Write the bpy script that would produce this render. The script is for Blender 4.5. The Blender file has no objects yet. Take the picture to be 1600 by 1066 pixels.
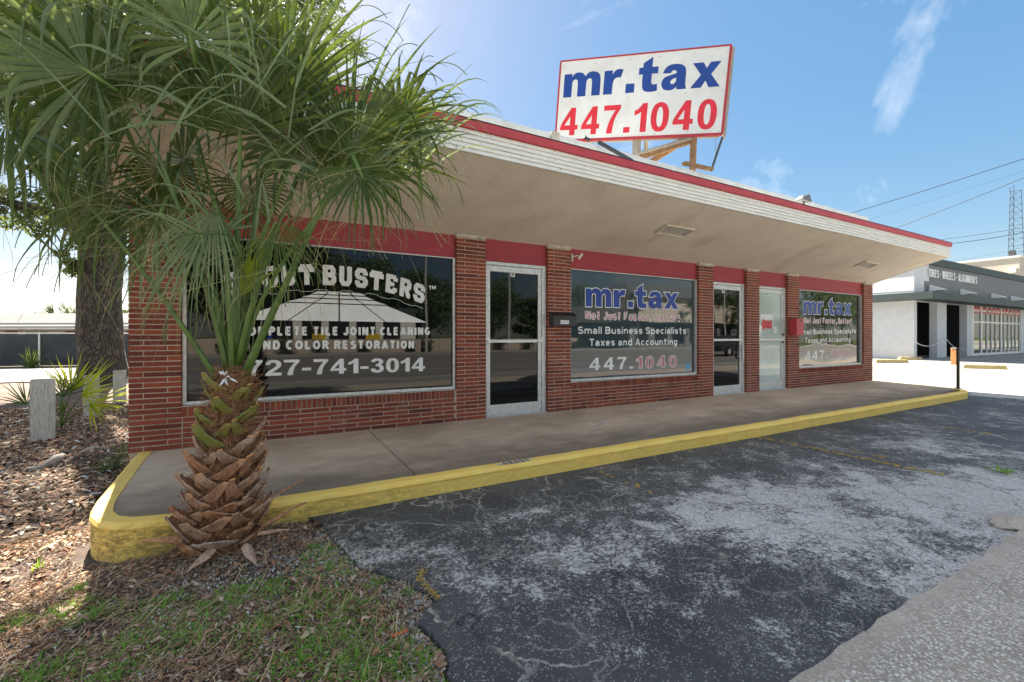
import bpy, bmesh, math, random
import numpy as np
from mathutils import Vector, Matrix, noise as mnoise

random.seed(7); rng = np.random.default_rng(11)
R = math.radians
S = bpy.context.scene
COL = S.collection

# ------------------------------------------------------------------ camera
F_PX, CAM_H, HORIZON = 690.0, 1.12, 526.0          # focal length and horizon in photograph pixels (1600 wide)
TH = math.atan2(1255.0, F_PX)
AX = Vector((math.cos(TH), math.sin(TH), 0)); RT = Vector((math.sin(TH), -math.cos(TH), 0)); UP = Vector((0, 0, 1))
CAMP = Vector((0, -5.4635, CAM_H))
cam = bpy.data.objects.new('camera', bpy.data.cameras.new('camera')); COL.objects.link(cam)
cam.location = CAMP; cam.rotation_euler = (R(90), 0, TH - R(90))
cam.data.sensor_width = 36; cam.data.lens = 36 * F_PX / 1600; cam.data.shift_y = -7 / 1600
cam.data.clip_start = .05; cam.data.clip_end = 3000
S.camera = cam

def at(u, v, w):            # point at depth w metres along the view axis
    return CAMP + AX * w + RT * ((u - 800) / F_PX * w) + UP * ((HORIZON - v) / F_PX * w)
def ray(u, v): return AX * F_PX + RT * (u - 800) + UP * (HORIZON - v)
def on_y(u, v, Y): d = ray(u, v); return CAMP + d * ((Y - CAMP.y) / d.y)
def on_x(u, v, X): d = ray(u, v); return CAMP + d * (X / d.x)
def on_z(u, v, z): d = ray(u, v); return CAMP + d * ((z - CAM_H) / d.z)
def cdir(x, y, z): return (RT * x + UP * y + AX * z).normalized()

# ------------------------------------------------------------------ light
SUN_AZ, SUN_EL = 98.2, 42.5
world = bpy.data.worlds.new('World'); S.world = world; world.use_nodes = True
nt = world.node_tree; nt.nodes.clear()
def N(t, typ, **kw):
    n = t.nodes.new(typ)
    for k, v in kw.items():
        if k.startswith('i_'):
            key = k[2:]; key = int(key) if key.isdigit() else key.replace('_', ' ')
            n.inputs[key].default_value = v
        else: setattr(n, k, v)
    return n
sky = N(nt, 'ShaderNodeTexSky', sky_type='NISHITA', sun_disc=False, sun_elevation=R(SUN_EL), sun_rotation=R(90 - SUN_AZ))
sky.altitude = 0; sky.air_density = 1.0; sky.dust_density = .8; sky.ozone_density = 2.0
tc = N(nt, 'ShaderNodeTexCoord'); mp = N(nt, 'ShaderNodeMapping'); mp.inputs['Scale'].default_value = (1.0, 1.0, 1.8); mp.inputs['Location'].default_value = (2.4, 5.4, 0.4)  # bright clouds added to lift the shade; offset leaves the view mostly clear
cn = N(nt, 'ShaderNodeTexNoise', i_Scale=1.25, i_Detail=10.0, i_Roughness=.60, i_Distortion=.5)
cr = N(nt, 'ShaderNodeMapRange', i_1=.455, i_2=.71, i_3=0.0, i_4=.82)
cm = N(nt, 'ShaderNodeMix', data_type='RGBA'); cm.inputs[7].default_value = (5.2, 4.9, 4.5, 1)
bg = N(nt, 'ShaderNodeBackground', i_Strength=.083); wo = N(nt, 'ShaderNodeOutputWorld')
L = nt.links.new
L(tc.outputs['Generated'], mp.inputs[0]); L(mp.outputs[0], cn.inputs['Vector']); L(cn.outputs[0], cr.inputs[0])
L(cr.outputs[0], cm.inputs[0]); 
gm = N(nt, 'ShaderNodeGamma', i_Gamma=.40); hs = N(nt, 'ShaderNodeHueSaturation', i_Saturation=2.2, i_Value=1.0)
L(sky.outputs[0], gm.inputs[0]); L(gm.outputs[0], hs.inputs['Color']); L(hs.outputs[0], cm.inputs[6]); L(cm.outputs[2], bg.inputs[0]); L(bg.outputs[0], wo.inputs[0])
sun = bpy.data.objects.new('sun', bpy.data.lights.new('sun', 'SUN')); COL.objects.link(sun)
sun.data.energy = 5.0; sun.data.angle = R(.5); sun.data.color = (1, .93, .80)
sd = Vector((math.cos(R(SUN_AZ)) * math.cos(R(SUN_EL)), math.sin(R(SUN_AZ)) * math.cos(R(SUN_EL)), math.sin(R(SUN_EL))))
sun.rotation_euler = sd.to_track_quat('Z', 'Y').to_euler()
S.view_settings.view_transform = 'Standard'; S.view_settings.look = 'None'
S.view_settings.exposure = 2.48; S.view_settings.gamma = 1; S.view_settings.use_curve_mapping = False
S.render.engine = 'CYCLES'; S.cycles.use_denoising = True; S.cycles.max_bounces = 8
S.cycles.transparent_max_bounces = 12; S.cycles.sample_clamp_indirect = 6

# ------------------------------------------------------------------ materials
MATS = {}
def new_mat(name):
    m = bpy.data.materials.new(name); m.use_nodes = True; t = m.node_tree
    MATS[name] = m
    return m, t, t.nodes['Principled BSDF'], t.nodes['Material Output']
def pos(t, scale=(1, 1, 1)):
    g = N(t, 'ShaderNodeNewGeometry'); m = N(t, 'ShaderNodeMapping'); m.inputs['Scale'].default_value = scale
    t.links.new(g.outputs['Position'], m.inputs[0]); return m.outputs[0]
def noise(t, vec, scale, detail=6, rough=.6, dist=0):
    n = N(t, 'ShaderNodeTexNoise', i_Scale=scale, i_Detail=detail, i_Roughness=rough, i_Distortion=dist)
    t.links.new(vec, n.inputs['Vector']); return n.outputs[0]
def rng_(t, v, a, b, c=0., d=1., smooth=False):
    n = N(t, 'ShaderNodeMapRange', i_1=a, i_2=b, i_3=c, i_4=d)
    if smooth: n.interpolation_type = 'SMOOTHSTEP'
    t.links.new(v, n.inputs[0]); return n.outputs[0]
def mixc(t, f, a, b, blend='MIX'):
    n = N(t, 'ShaderNodeMix', data_type='RGBA', blend_type=blend)
    for i, x in ((0, f), (6, a), (7, b)):
        if isinstance(x, (int, float)): n.inputs[i].default_value = x
        elif isinstance(x, tuple): n.inputs[i].default_value = (*x[:3], 1)
        else: t.links.new(x, n.inputs[i])
    return n.outputs[2]
def mth(t, op, a, b=None, c=None):
    n = N(t, 'ShaderNodeMath', operation=op)
    for i, x in enumerate((a, b, c)):
        if x is None: continue
        if isinstance(x, (int, float)): n.inputs[i].default_value = x
        else: t.links.new(x, n.inputs[i])
    return n.outputs[0]
def bump(t, b, h, strength=.3, dist=.01):
    n = N(t, 'ShaderNodeBump', i_Strength=strength, i_Distance=dist)
    t.links.new(h, n.inputs['Height']); t.links.new(n.outputs[0], b.inputs['Normal'])

def simple(name, c1, c2=None, scale=6, rough=.75, spec=.3, metal=0., bscale=90, bstr=.15, bdist=.004, stretch=(1, 1, 1), lo=.35, hi=.65, dirt=None, dirt_amt=.5, dirt_scale=3):
    m, t, b, o = new_mat(name)
    c2 = c2 or tuple(x * .7 for x in c1)
    p = pos(t, stretch)
    col = mixc(t, rng_(t, noise(t, p, scale, 8, .65), lo, hi), c1, c2)
    if dirt:
        dn = rng_(t, noise(t, p, dirt_scale, 9, .75), .5, .72, 0, dirt_amt)
        col = mixc(t, dn, col, dirt)
    t.links.new(col, b.inputs['Base Color'])
    b.inputs['Roughness'].default_value = rough; b.inputs['Specular IOR Level'].default_value = spec; b.inputs['Metallic'].default_value = metal
    if bstr: bump(t, b, noise(t, p, bscale, 5, .7), bstr, bdist)
    return m

def leafmat(name, c1, c2, trans=.3, scale=12, rough=.45, stripes=0):
    m, t, b, o = new_mat(name)
    p = pos(t)
    col = mixc(t, rng_(t, noise(t, p, scale, 4, .6), .35, .65), c1, c2)
    oi = N(t, 'ShaderNodeObjectInfo')
    hv = N(t, 'ShaderNodeHueSaturation'); t.links.new(col, hv.inputs['Color'])
    t.links.new(rng_(t, oi.outputs['Random'], 0, 1, .75, 1.3), hv.inputs['Value']); col = hv.outputs[0]
    t.links.new(col, b.inputs['Base Color']); b.inputs['Roughness'].default_value = rough; b.inputs['Specular IOR Level'].default_value = .4
    tr = N(t, 'ShaderNodeBsdfTranslucent'); ml = N(t, 'ShaderNodeMixShader', i_0=trans)
    t.links.new(mixc(t, .45, col, (min(1, c2[0] * 3.0), min(1, c2[1] * 2.6), c2[2] * .8)), tr.inputs[0])
    t.links.new(b.outputs[0], ml.inputs[1]); t.links.new(tr.outputs[0], ml.inputs[2]); t.links.new(ml.outputs[0], o.inputs[0])
    return m

# brick: tint attribute per brick
m, t, b, o = new_mat('brick')
a_ = N(t, 'ShaderNodeAttribute', attribute_name='tint'); p = pos(t)
col = mixc(t, a_.outputs['Fac'], (.29, .066, .034), (.12, .030, .021))
col = mixc(t, rng_(t, noise(t, p, 45, 6, .7), .4, .75, 0, .5), col, (.27, .085, .055))
col = mixc(t, rng_(t, noise(t, p, 2.2, 8, .7), .56, .75, 0, .38), col, (.34, .25, .20))
t.links.new(col, b.inputs['Base Color']); b.inputs['Roughness'].default_value = .8; b.inputs['Specular IOR Level'].default_value = .25
bump(t, b, noise(t, p, 220, 6, .75), .5, .003)
simple('mortar', (.54, .43, .34), (.40, .325, .26), 20, .95, .1, bscale=300, bstr=.5, dirt=(.16, .14, .12), dirt_amt=.7)
simple('mortar_cap', (.62, .57, .48), (.42, .38, .32), 14, .9, .2, bscale=80, bstr=.6, bdist=.01)
simple('red_paint', (.36, .045, .06), (.30, .040, .052), 3, .55, .35, stretch=(1, 1, 6), bscale=30, bstr=.25, dirt=(.20, .03, .035), dirt_amt=.5)
simple('red_trim', (.50, .06, .07), (.42, .05, .06), 4, .5, .4, bstr=.1)
simple('soffit_paint', (.67, .60, .51), (.58, .52, .44), .9, .8, .2, stretch=(1, 1, 1), bscale=6, bstr=.3, bdist=.01, dirt=(.33, .25, .18), dirt_amt=.35, dirt_scale=1.3)
simple('white_siding', (.84, .82, .75), (.74, .72, .66), 5, .5, .35, stretch=(1, 1, 8), bscale=200, bstr=.05, dirt=(.40, .38, .33), dirt_amt=.35, dirt_scale=2.2)
simple('white_stucco', (.80, .78, .73), (.70, .68, .63), 2.5, .8, .2, bscale=60, bstr=.35, bdist=.006, dirt=(.42, .38, .33), dirt_amt=.45, dirt_scale=1.4)
simple('painted_block', (.62, .63, .64), (.56, .57, .58), 3, .8, .2, bstr=.2)
simple('aluminium', (.66, .67, .66), (.52, .53, .52), 18, .42, .5, metal=.35, bscale=120, bstr=.05, dirt=(.33, .31, .28), dirt_amt=.5, dirt_scale=9)
simple('steel_dark', (.10, .10, .11), (.06, .06, .065), 30, .5, .5, metal=.4)
simple('black_paint', (.012, .012, .014), (.022, .022, .024), 20, .4, .5, bstr=.1)
simple('red_box', (.52, .035, .05), (.42, .03, .04), 9, .45, .5, bstr=.05)
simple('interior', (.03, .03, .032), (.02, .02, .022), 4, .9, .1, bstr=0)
simple('vinyl_white', (.78, .78, .76), (.66, .66, .64), 7, .45, .4, bstr=0)
simple('vinyl_blue', (.012, .05, .30), (.010, .042, .25), 12, .4, .4, bstr=0)
simple('vinyl_red', (.62, .05, .06), (.48, .05, .055), 10, .45, .4, bstr=0)
simple('vinyl_pink', (.55, .20, .22), (.42, .14, .16), 14, .5, .4, bstr=0)
simple('vinyl_cyan', (.08, .36, .60), (.06, .30, .5), 10, .4, .4, bstr=0)
simple('sign_white', (.76, .76, .75), (.66, .66, .65), 2, .4, .4, bstr=.05, dirt=(.52, .50, .46), dirt_amt=.4, dirt_scale=2.4)
simple('sign_red', (.72, .025, .045), (.58, .02, .035), 5, .42, .4, bstr=0)
simple('sign_blue', (.010, .055, .30), (.008, .045, .24), 5, .42, .4, bstr=0)
simple('sign_frame_red', (.45, .03, .05), (.35, .03, .04), 8, .5, .4, bstr=.1)
simple('raw_wood', (.36, .21, .11), (.20, .12, .07), 9, .8, .2, stretch=(3, 3, 1), bscale=50, bstr=.5, dirt=(.08, .06, .05), dirt_amt=.7)
simple('grey_wood', (.42, .38, .33), (.26, .23, .20), 11, .85, .2, stretch=(6, 6, 1), bscale=60, bstr=.5, dirt=(.12, .10, .08), dirt_amt=.6)
simple('post_paint', (.62, .61, .56), (.42, .41, .36), 10, .85, .2, stretch=(9, 9, 1), bscale=18, bstr=.7, bdist=.01, dirt=(.12, .12, .09), dirt_amt=.85, dirt_scale=6)
simple('stop_yellow', (.62, .46, .20), (.50, .38, .18), 6, .8, .2, dirt=(.30, .24, .16), dirt_amt=.5)
simple('orange_wood', (.58, .28, .10), (.42, .18, .07), 12, .8, .2)
simple('grey_panel', (.20, .205, .215), (.17, .175, .185), 2, .8, .2, bstr=.2)
simple('green_grey_trim', (.055, .070, .070), (.045, .058, .058), 2, .6, .3, bstr=.05)
simple('cream_wall', (.56, .50, .42), (.50, .44, .37), 2, .8, .2)
simple('shingle', (.13, .135, .14), (.095, .10, .10), 5, .9, .1, bscale=40, bstr=.5, bdist=.02)
simple('block_wall_pale', (.50, .42, .35), (.42, .35, .29), 2, .85, .2, bscale=20, bstr=.3)
simple('red_brick_far', (.26, .09, .06), (.18, .06, .045), 8, .9, .1)
simple('verge_grass', (.05, .085, .022), (.085, .10, .035), 1.3, .9, .1, bscale=20, bstr=.8, bdist=.05)
simple('dirt', (.17, .135, .10), (.10, .08, .06), 1.4, .95, .1, bscale=30, bstr=.6, bdist=.03)
simple('concrete_pale', (.32, .31, .29), (.26, .25, .235), 1.2, .9, .15, bscale=90, bstr=.3, dirt=(.28, .27, .25), dirt_amt=.5, dirt_scale=.8)
simple('street_asphalt', (.20, .19, .18), (.25, .24, .225), .5, .9, .15, stretch=(.3, 2, 1), bscale=120, bstr=.4)
simple('road_paint', (.60, .60, .57), (.40, .40, .38), 4, .8, .2, bstr=0)
simple('road_paint_yellow', (.55, .36, .06), (.35, .24, .07), 3, .8, .2, bstr=0)
simple('bluepole', (.02, .10, .42), (.02, .08, .35), 8, .5, .4, bstr=0)
simple('yellow_board', (.75, .52, .02), (.62, .42, .02), 8, .6, .3, bstr=0)
simple('lightning_white', (.75, .75, .72), (.65, .65, .62), 5, .4, .5, bstr=0)
simple('car_paint', (.03, .035, .045), (.035, .04, .05), 2, .25, .6, bstr=0)
simple('tyre_black', (.02, .02, .02), (.03, .03, .03), 20, .85, .2)
simple('shell_white', (.62, .60, .56), (.45, .42, .38), 40, .8, .2, bstr=0)
simple('gravel_grey', (.33, .31, .29), (.20, .19, .18), 60, .9, .1, bstr=0)
simple('stick', (.22, .165, .12), (.12, .09, .065), 25, .9, .1, bscale=120, bstr=.6)
simple('chip_dark', (.17, .105, .07), (.095, .06, .042), 50, .9, .1, bstr=0)
simple('chip_brown', (.36, .22, .14), (.24, .145, .095), 50, .85, .15, bstr=0)
simple('chip_red', (.40, .19, .10), (.28, .13, .07), 50, .8, .2, bstr=0)
simple('chip_tan', (.56, .42, .29), (.42, .31, .21), 50, .85, .15, bstr=0)
simple('straw', (.72, .54, .30), (.54, .40, .22), 50, .8, .2, bstr=0)
simple('orange_litter', (.62, .12, .04), (.52, .10, .03), 30, .5, .4, bstr=0)
leafmat('grass_blade', (.12, .27, .03), (.22, .38, .05), .3, 9)
leafmat('palm_leaf', (.050, .088, .022), (.105, .155, .045), .34, 7, .36)
leafmat('palm_leaf_pale', (.15, .22, .115), (.22, .29, .16), .35, 7, .5)
leafmat('palm_leaf_young', (.22, .32, .035), (.34, .42, .06), .35, 7, .5)
leafmat('palmetto_leaf', (.22, .32, .03), (.50, .48, .04), .45, 5, .45)
leafmat('palmetto_dark', (.05, .10, .025), (.09, .13, .03), .3, 5, .45)
leafmat('petiole_green', (.070, .13, .025), (.12, .19, .04), .05, 7, .4)
leafmat('oak_leaf', (.030, .055, .014), (.085, .12, .028), .35, 2.0, .5)
leafmat('far_leaf', (.030, .065, .018), (.09, .13, .035), .2, .8, .6)
simple('palm_thread', (.34, .30, .13), (.20, .20, .08), 30, .8, .2, bstr=0)
simple('boot_brown', (.54, .27, .13), (.28, .13, .07), 16, .75, .25, stretch=(1, 1, .5), bscale=90, bstr=.5, bdist=.003, dirt=(.66, .48, .36), dirt_amt=.9, dirt_scale=7)
simple('boot_green', (.13, .17, .03), (.24, .21, .06), 14, .5, .35, bscale=70, bstr=.2, dirt=(.25, .12, .05), dirt_amt=.5, dirt_scale=10)
simple('boot_cut', (.90, .40, .10), (.72, .28, .08), 50, .8, .2, bscale=160, bstr=.5)
simple('trunk_fibre', (.24, .12, .062), (.11, .055, .034), 40, .9, .1, bscale=100, bstr=.6)
simple('fibre_strand', (.42, .22, .11), (.22, .11, .06), 30, .85, .15, bstr=0)

# bark
m, t, b, o = new_mat('bark'); p = pos(t, (1, 1, .18))
v = N(t, 'ShaderNodeTexVoronoi', feature='DISTANCE_TO_EDGE', i_Scale=24.0)
dn = N(t, 'ShaderNodeVectorMath', operation='ADD'); nz = N(t, 'ShaderNodeTexNoise', i_Scale=9.0, i_Detail=5.0)
vs = N(t, 'ShaderNodeVectorMath', operation='SCALE'); vs.inputs['Scale'].default_value = .12
t.links.new(p, nz.inputs['Vector']); t.links.new(nz.outputs[1], vs.inputs[0]); t.links.new(p, dn.inputs[0]); t.links.new(vs.outputs[0], dn.inputs[1]); t.links.new(dn.outputs[0], v.inputs['Vector'])
e = rng_(t, v.outputs[0], 0, .18)
col = mixc(t, e, (.035, .027, .022), mixc(t, rng_(t, noise(t, pos(t), 3, 7), .4, .6), (.155, .125, .10), (.095, .085, .06)))
t.links.new(col, b.inputs['Base Color']); b.inputs['Roughness'].default_value = .95; bump(t, b, mth(t, 'ADD', e, mth(t, 'MULTIPLY', noise(t, pos(t), 60), .4)), 1.0, .05)

# tinted glass kinds (opaque, thin, mirrored by the sky and street)
def glass(name, tint, ior, rough=.015, wav=.03):
    m, t, b, o = new_mat(name)
    t.links.new(mixc(t, rng_(t, noise(t, pos(t), 1.1, 3), .35, .65), tint, tuple(x * .75 for x in tint)), b.inputs['Base Color'])
    b.inputs['Roughness'].default_value = rough; b.inputs['IOR'].default_value = ior; b.inputs['Specular IOR Level'].default_value = .5
    bump(t, b, noise(t, pos(t), 1.3, 1, .4), wav, .05)
glass('glass_dark', (.004, .005, .006), 1.42)
glass('glass_grey', (.040, .060, .070), 1.58)
glass('glass_pale', (.52, .60, .56), 1.5)
glass('glass_far', (.05, .055, .055), 1.6)
glass('glass_end', (.030, .034, .036), 1.85, wav=.25)

# asphalt with worn seal coat
m, t, b, o = new_mat('asphalt'); p = pos(t)
sx = N(t, 'ShaderNodeSeparateXYZ'); t.links.new(p, sx.inputs[0]); X, Y = sx.outputs[0], sx.outputs[1]
big = noise(t, p, .75, 3, .5); mid = noise(t, p, 4.6, 12, .80, .1); fine = noise(t, p, 42, 8, .85); spk = noise(t, p, 130, 3, .7)
# wear index: patches grow right of a broken line across the bays, again in the far drive
nb_ = mth(t, 'MULTIPLY', mth(t, 'SUBTRACT', noise(t, p, 1.3, 8, .7), .5), 1.1)
line = mth(t, 'ADD', mth(t, 'ADD', X, mth(t, 'MULTIPLY', Y, .25)), nb_)
zone = mth(t, 'MULTIPLY', rng_(t, line, 1.15, 1.9), rng_(t, line, 4.4, 6.6, 1, 0))
zone = mth(t, 'MULTIPLY', zone, rng_(t, mth(t, 'ADD', Y, nb_), -2.8, -3.9))
kd = rng_(t, Y, -2.0, -2.7, -.10, 0.0)
farw = rng_(t, mth(t, 'ADD', X, mth(t, 'MULTIPLY', noise(t, p, .6, 4), 1.2)), 13.6, 14.6, 0, .5)
wk = mth(t, 'ADD', mth(t, 'ADD', mth(t, 'MULTIPLY', zone, .10), kd), farw)
q = mth(t, 'ADD', mth(t, 'ADD', mth(t, 'MULTIPLY', mid, .62), mth(t, 'MULTIPLY', big, .38)), wk)
q = mth(t, 'ADD', q, mth(t, 'MULTIPLY', mth(t, 'SUBTRACT', fine, .5), .62))
worn = rng_(t, q, .532, .565, 0, 1, True)
sv = N(t, 'ShaderNodeTexVoronoi', i_Scale=115.0); t.links.new(p, sv.inputs['Vector'])
sr = N(t, 'ShaderNodeSeparateColor'); t.links.new(sv.outputs['Color'], sr.inputs[0])
speck = mth(t, 'MULTIPLY', mth(t, 'GREATER_THAN', mth(t, 'ADD', sr.outputs[0], rng_(t, q, .38, .56, -.16, .46)), .86), rng_(t, sv.outputs['Distance'], .34, .48, 1, 0))
worn = mth(t, 'MAXIMUM', worn, mth(t, 'MULTIPLY', speck, .62))
peb = N(t, 'ShaderNodeTexVoronoi', i_Scale=105.0); t.links.new(p, peb.inputs['Vector'])
cpeb = N(t, 'ShaderNodeValToRGB'); t.links.new(peb.outputs['Color'], cpeb.inputs[0])
cpeb.color_ramp.elements[0].color = (.10, .095, .09, 1); cpeb.color_ramp.elements[1].color = (.85, .80, .73, 1)
pale = mixc(t, rng_(t, noise(t, p, 1.7, 6, .7), .4, .62), (.66, .62, .56), (.50, .455, .40))
pale = mixc(t, .55, pale, cpeb.outputs[0])
pale = mixc(t, rng_(t, X, 13.5, 14.5, 0, .78), pale, (.16, .155, .15))
seal = mixc(t, rng_(t, noise(t, p, 1.2, 8, .7), .4, .65), (.052, .052, .054), (.092, .090, .087))
seal = mixc(t, rng_(t, spk, .6, .72, 0, .35), seal, (.2, .2, .2))
col = mixc(t, worn, seal, pale)
# cracks: distorted voronoi edges, partly pale partly dark
def crack(scale, width, dist):
    nz = N(t, 'ShaderNodeTexNoise', i_Scale=3.1, i_Detail=6.0); t.links.new(p, nz.inputs['Vector'])
    sc = N(t, 'ShaderNodeVectorMath', operation='SCALE'); sc.inputs['Scale'].default_value = dist; t.links.new(nz.outputs[1], sc.inputs[0])
    ad = N(t, 'ShaderNodeVectorMath', operation='ADD'); t.links.new(p, ad.inputs[0]); t.links.new(sc.outputs[0], ad.inputs[1])
    v = N(t, 'ShaderNodeTexVoronoi', feature='DISTANCE_TO_EDGE', i_Scale=scale); t.links.new(ad.outputs[0], v.inputs['Vector'])
    return rng_(t, v.outputs[0], 0, width, 1, 0)
ck = mth(t, 'MULTIPLY', crack(1.25, .015, .55), rng_(t, noise(t, p, 1.1, 3), .36, .50))
ck2 = mth(t, 'MULTIPLY', crack(3.6, .028, .4), rng_(t, noise(t, p, .9, 3), .44, .56))
ckp = mth(t, 'MULTIPLY', mth(t, 'MAXIMUM', ck, mth(t, 'MULTIPLY', ck2, .8)), rng_(t, fine, .38, .55))
col = mixc(t, ckp, col, mixc(t, worn, mixc(t, rng_(t, noise(t, p, 2.3, 2), .50, .60), (.58, .53, .44), (.015, .015, .015)), (.05, .048, .045)))
t.links.new(col, b.inputs['Base Color']); b.inputs['Specular IOR Level'].default_value = .3
t.links.new(rng_(t, worn, 0, 1, .62, .92), b.inputs['Roughness'])
hh = mth(t, 'ADD', mth(t, 'MULTIPLY', peb.outputs['Distance'], -.6), mth(t, 'ADD', mth(t, 'MULTIPLY', worn, -.8), mth(t, 'MULTIPLY', spk, .6)))
hh = mth(t, 'SUBTRACT', hh, mth(t, 'MULTIPLY', ck, 1.5))
bump(t, b, hh, .65, .006)

# exposed aggregate walk
m, t, b, o = new_mat('aggregate'); p = pos(t)
sx = N(t, 'ShaderNodeSeparateXYZ'); t.links.new(p, sx.inputs[0])
v = N(t, 'ShaderNodeTexVoronoi', i_Scale=85.0, i_Randomness=1.0); t.links.new(p, v.inputs['Vector'])
cp = N(t, 'ShaderNodeValToRGB'); t.links.new(v.outputs['Color'], cp.inputs[0])
cp.color_ramp.elements[0].color = (.22, .17, .13, 1); cp.color_ramp.elements[1].color = (.95, .89, .80, 1)
el = cp.color_ramp.elements.new(.5); el.color = (.62, .53, .43, 1)
cem = mixc(t, rng_(t, noise(t, p, 2.4, 8, .7), .38, .62), (.50, .41, .33), (.36, .30, .24))
stone = rng_(t, v.outputs['Distance'], .46, .62, 1, 0)
smooth = rng_(t, mth(t, 'ADD', sx.outputs[1], mth(t, 'MULTIPLY', noise(t, p, 4, 5), .16)), -4.60, -4.48)
stone = mth(t, 'MULTIPLY', stone, mth(t, 'SUBTRACT', 1.0, mth(t, 'MULTIPLY', smooth, .75)))
col = mixc(t, stone, cem, cp.outputs[0]); t.links.new(col, b.inputs['Base Color']); b.inputs['Roughness'].default_value = .85
bump(t, b, mth(t, 'ADD', stone, mth(t, 'MULTIPLY', noise(t, p, 150), .4)), .8, .005)

# walkway concrete: brown-grey, dark band of dirt by the kerb
m, t, b, o = new_mat('walk_concrete'); p = pos(t)
sx = N(t, 'ShaderNodeSeparateXYZ'); t.links.new(p, sx.inputs[0])
col = mixc(t, rng_(t, noise(t, pos(t, (.5, 1, 1)), 2.2, 8, .68), .38, .62), (.70, .53, .37), (.53, .40, .28))
col = mixc(t, rng_(t, noise(t, p, .9, 5, .6), .5, .66, 0, .45), col, (.29, .20, .13))
dk = mth(t, 'ADD', sx.outputs[1], mth(t, 'MULTIPLY', mth(t, 'SUBTRACT', noise(t, pos(t, (.6, 1, 1)), 3.0, 8, .7), .5), 1.4))
col = mixc(t, rng_(t, dk, -1.05, -1.85, 0, .72), col, (.11, .085, .062))
col = mixc(t, rng_(t, noise(t, p, 9, 8, .8), .60, .70, 0, .45), col, (.10, .085, .07))
t.links.new(col, b.inputs['Base Color']); b.inputs['Roughness'].default_value = .82; b.inputs['Specular IOR Level'].default_value = .3
bump(t, b, noise(t, p, 160, 6, .75), .35, .003)

# yellow kerb paint with mildew low down
m, t, b, o = new_mat('kerb_yellow'); p = pos(t)
sx = N(t, 'ShaderNodeSeparateXYZ'); t.links.new(p, sx.inputs[0])
col = mixc(t, rng_(t, noise(t, p, 5, 8, .7), .35, .65), (.95, .68, .17), (.90, .58, .12))
low = rng_(t, mth(t, 'ADD', sx.outputs[2], mth(t, 'MULTIPLY', mth(t, 'SUBTRACT', noise(t, pos(t, (1, 1, 2)), 5.5, 8, .75), .5), .20)), -.008, -.06)
leftm = rng_(t, sx.outputs[0], 1.3, -.3, .20, .85)
mil = mth(t, 'MULTIPLY', mth(t, 'MULTIPLY', low, leftm), rng_(t, noise(t, pos(t, (1, 1, 2.5)), 13, 9, .85), .40, .58))
col = mixc(t, mil, col, (.11, .085, .025))
wear = rng_(t, noise(t, pos(t, (.6, 1, 1)), 4.5, 10, .85), .585, .63, 0, .7); col = mixc(t, wear, col, (.50, .43, .30))
t.links.new(col, b.inputs['Base Color']); b.inputs['Roughness'].default_value = .7
bump(t, b, noise(t, p, 60, 6, .8), .5, .006)

# bed soil beneath the mulch
m, t, b, o = new_mat('mulch_soil'); p = pos(t)
col = mixc(t, rng_(t, noise(t, p, 38, 8, .8), .36, .62), (.20, .125, .088), (.09, .058, .043))
col = mixc(t, rng_(t, noise(t, p, 110, 4, .8), .60, .66), col, (.42, .36, .31))
col = mixc(t, rng_(t, noise(t, p, 1.6, 7, .7), .50, .60, 0, .55), col, (.25, .215, .185))
t.links.new(col, b.inputs['Base Color']); b.inputs['Roughness'].default_value = .95
bump(t, b, noise(t, p, 70, 8, .85), 1.0, .03)

# screen cloth with chain link in front
m, t, b, o = new_mat('fence_screen'); p = pos(t)
col = mixc(t, rng_(t, noise(t, p, .8, 6, .7), .4, .6), (.022, .024, .030), (.05, .053, .06))
t.links.new(col, b.inputs['Base Color']); b.inputs['Roughness'].default_value = .8
M_ = MATS

simple('link_wire', (.16, .17, .18), (.10, .11, .12), 20, .6, .4, bstr=0)

m = MATS['soffit_paint']; t = m.node_tree; b = t.nodes['Principled BSDF']; p = pos(t); old = b.inputs['Base Color'].links[0].from_socket
sx = N(t, 'ShaderNodeSeparateXYZ'); t.links.new(p, sx.inputs[0])
jn = mth(t, 'ABSOLUTE', mth(t, 'SUBTRACT', mth(t, 'FRACT', mth(t, 'DIVIDE', mth(t, 'ADD', sx.outputs[0], .3), 2.44)), .5))
st_ = rng_(t, noise(t, pos(t, (1, .35, 1)), 1.6, 9, .72), .54, .70, 0, .40)
col = mixc(t, st_, old, (.36, .27, .19)); col = mixc(t, rng_(t, jn, .4985, .4995, 0, .45), col, (.25, .2, .16))
t.links.new(col, b.inputs['Base Color'])

m = MATS['boot_brown']; t = m.node_tree; b = t.nodes['Principled BSDF']; old = b.inputs['Base Color'].links[0].from_socket
oi = N(t, 'ShaderNodeObjectInfo'); col = mixc(t, rng_(t, oi.outputs['Random'], .3, 1, 0, .75), old, (.44, .34, .27)); col = mixc(t, rng_(t, noise(t, pos(t, (1, 1, .25)), 60, 5, .7), .5, .65, 0, .6), col, (.10, .055, .035))
t.links.new(col, b.inputs['Base Color'])
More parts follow.
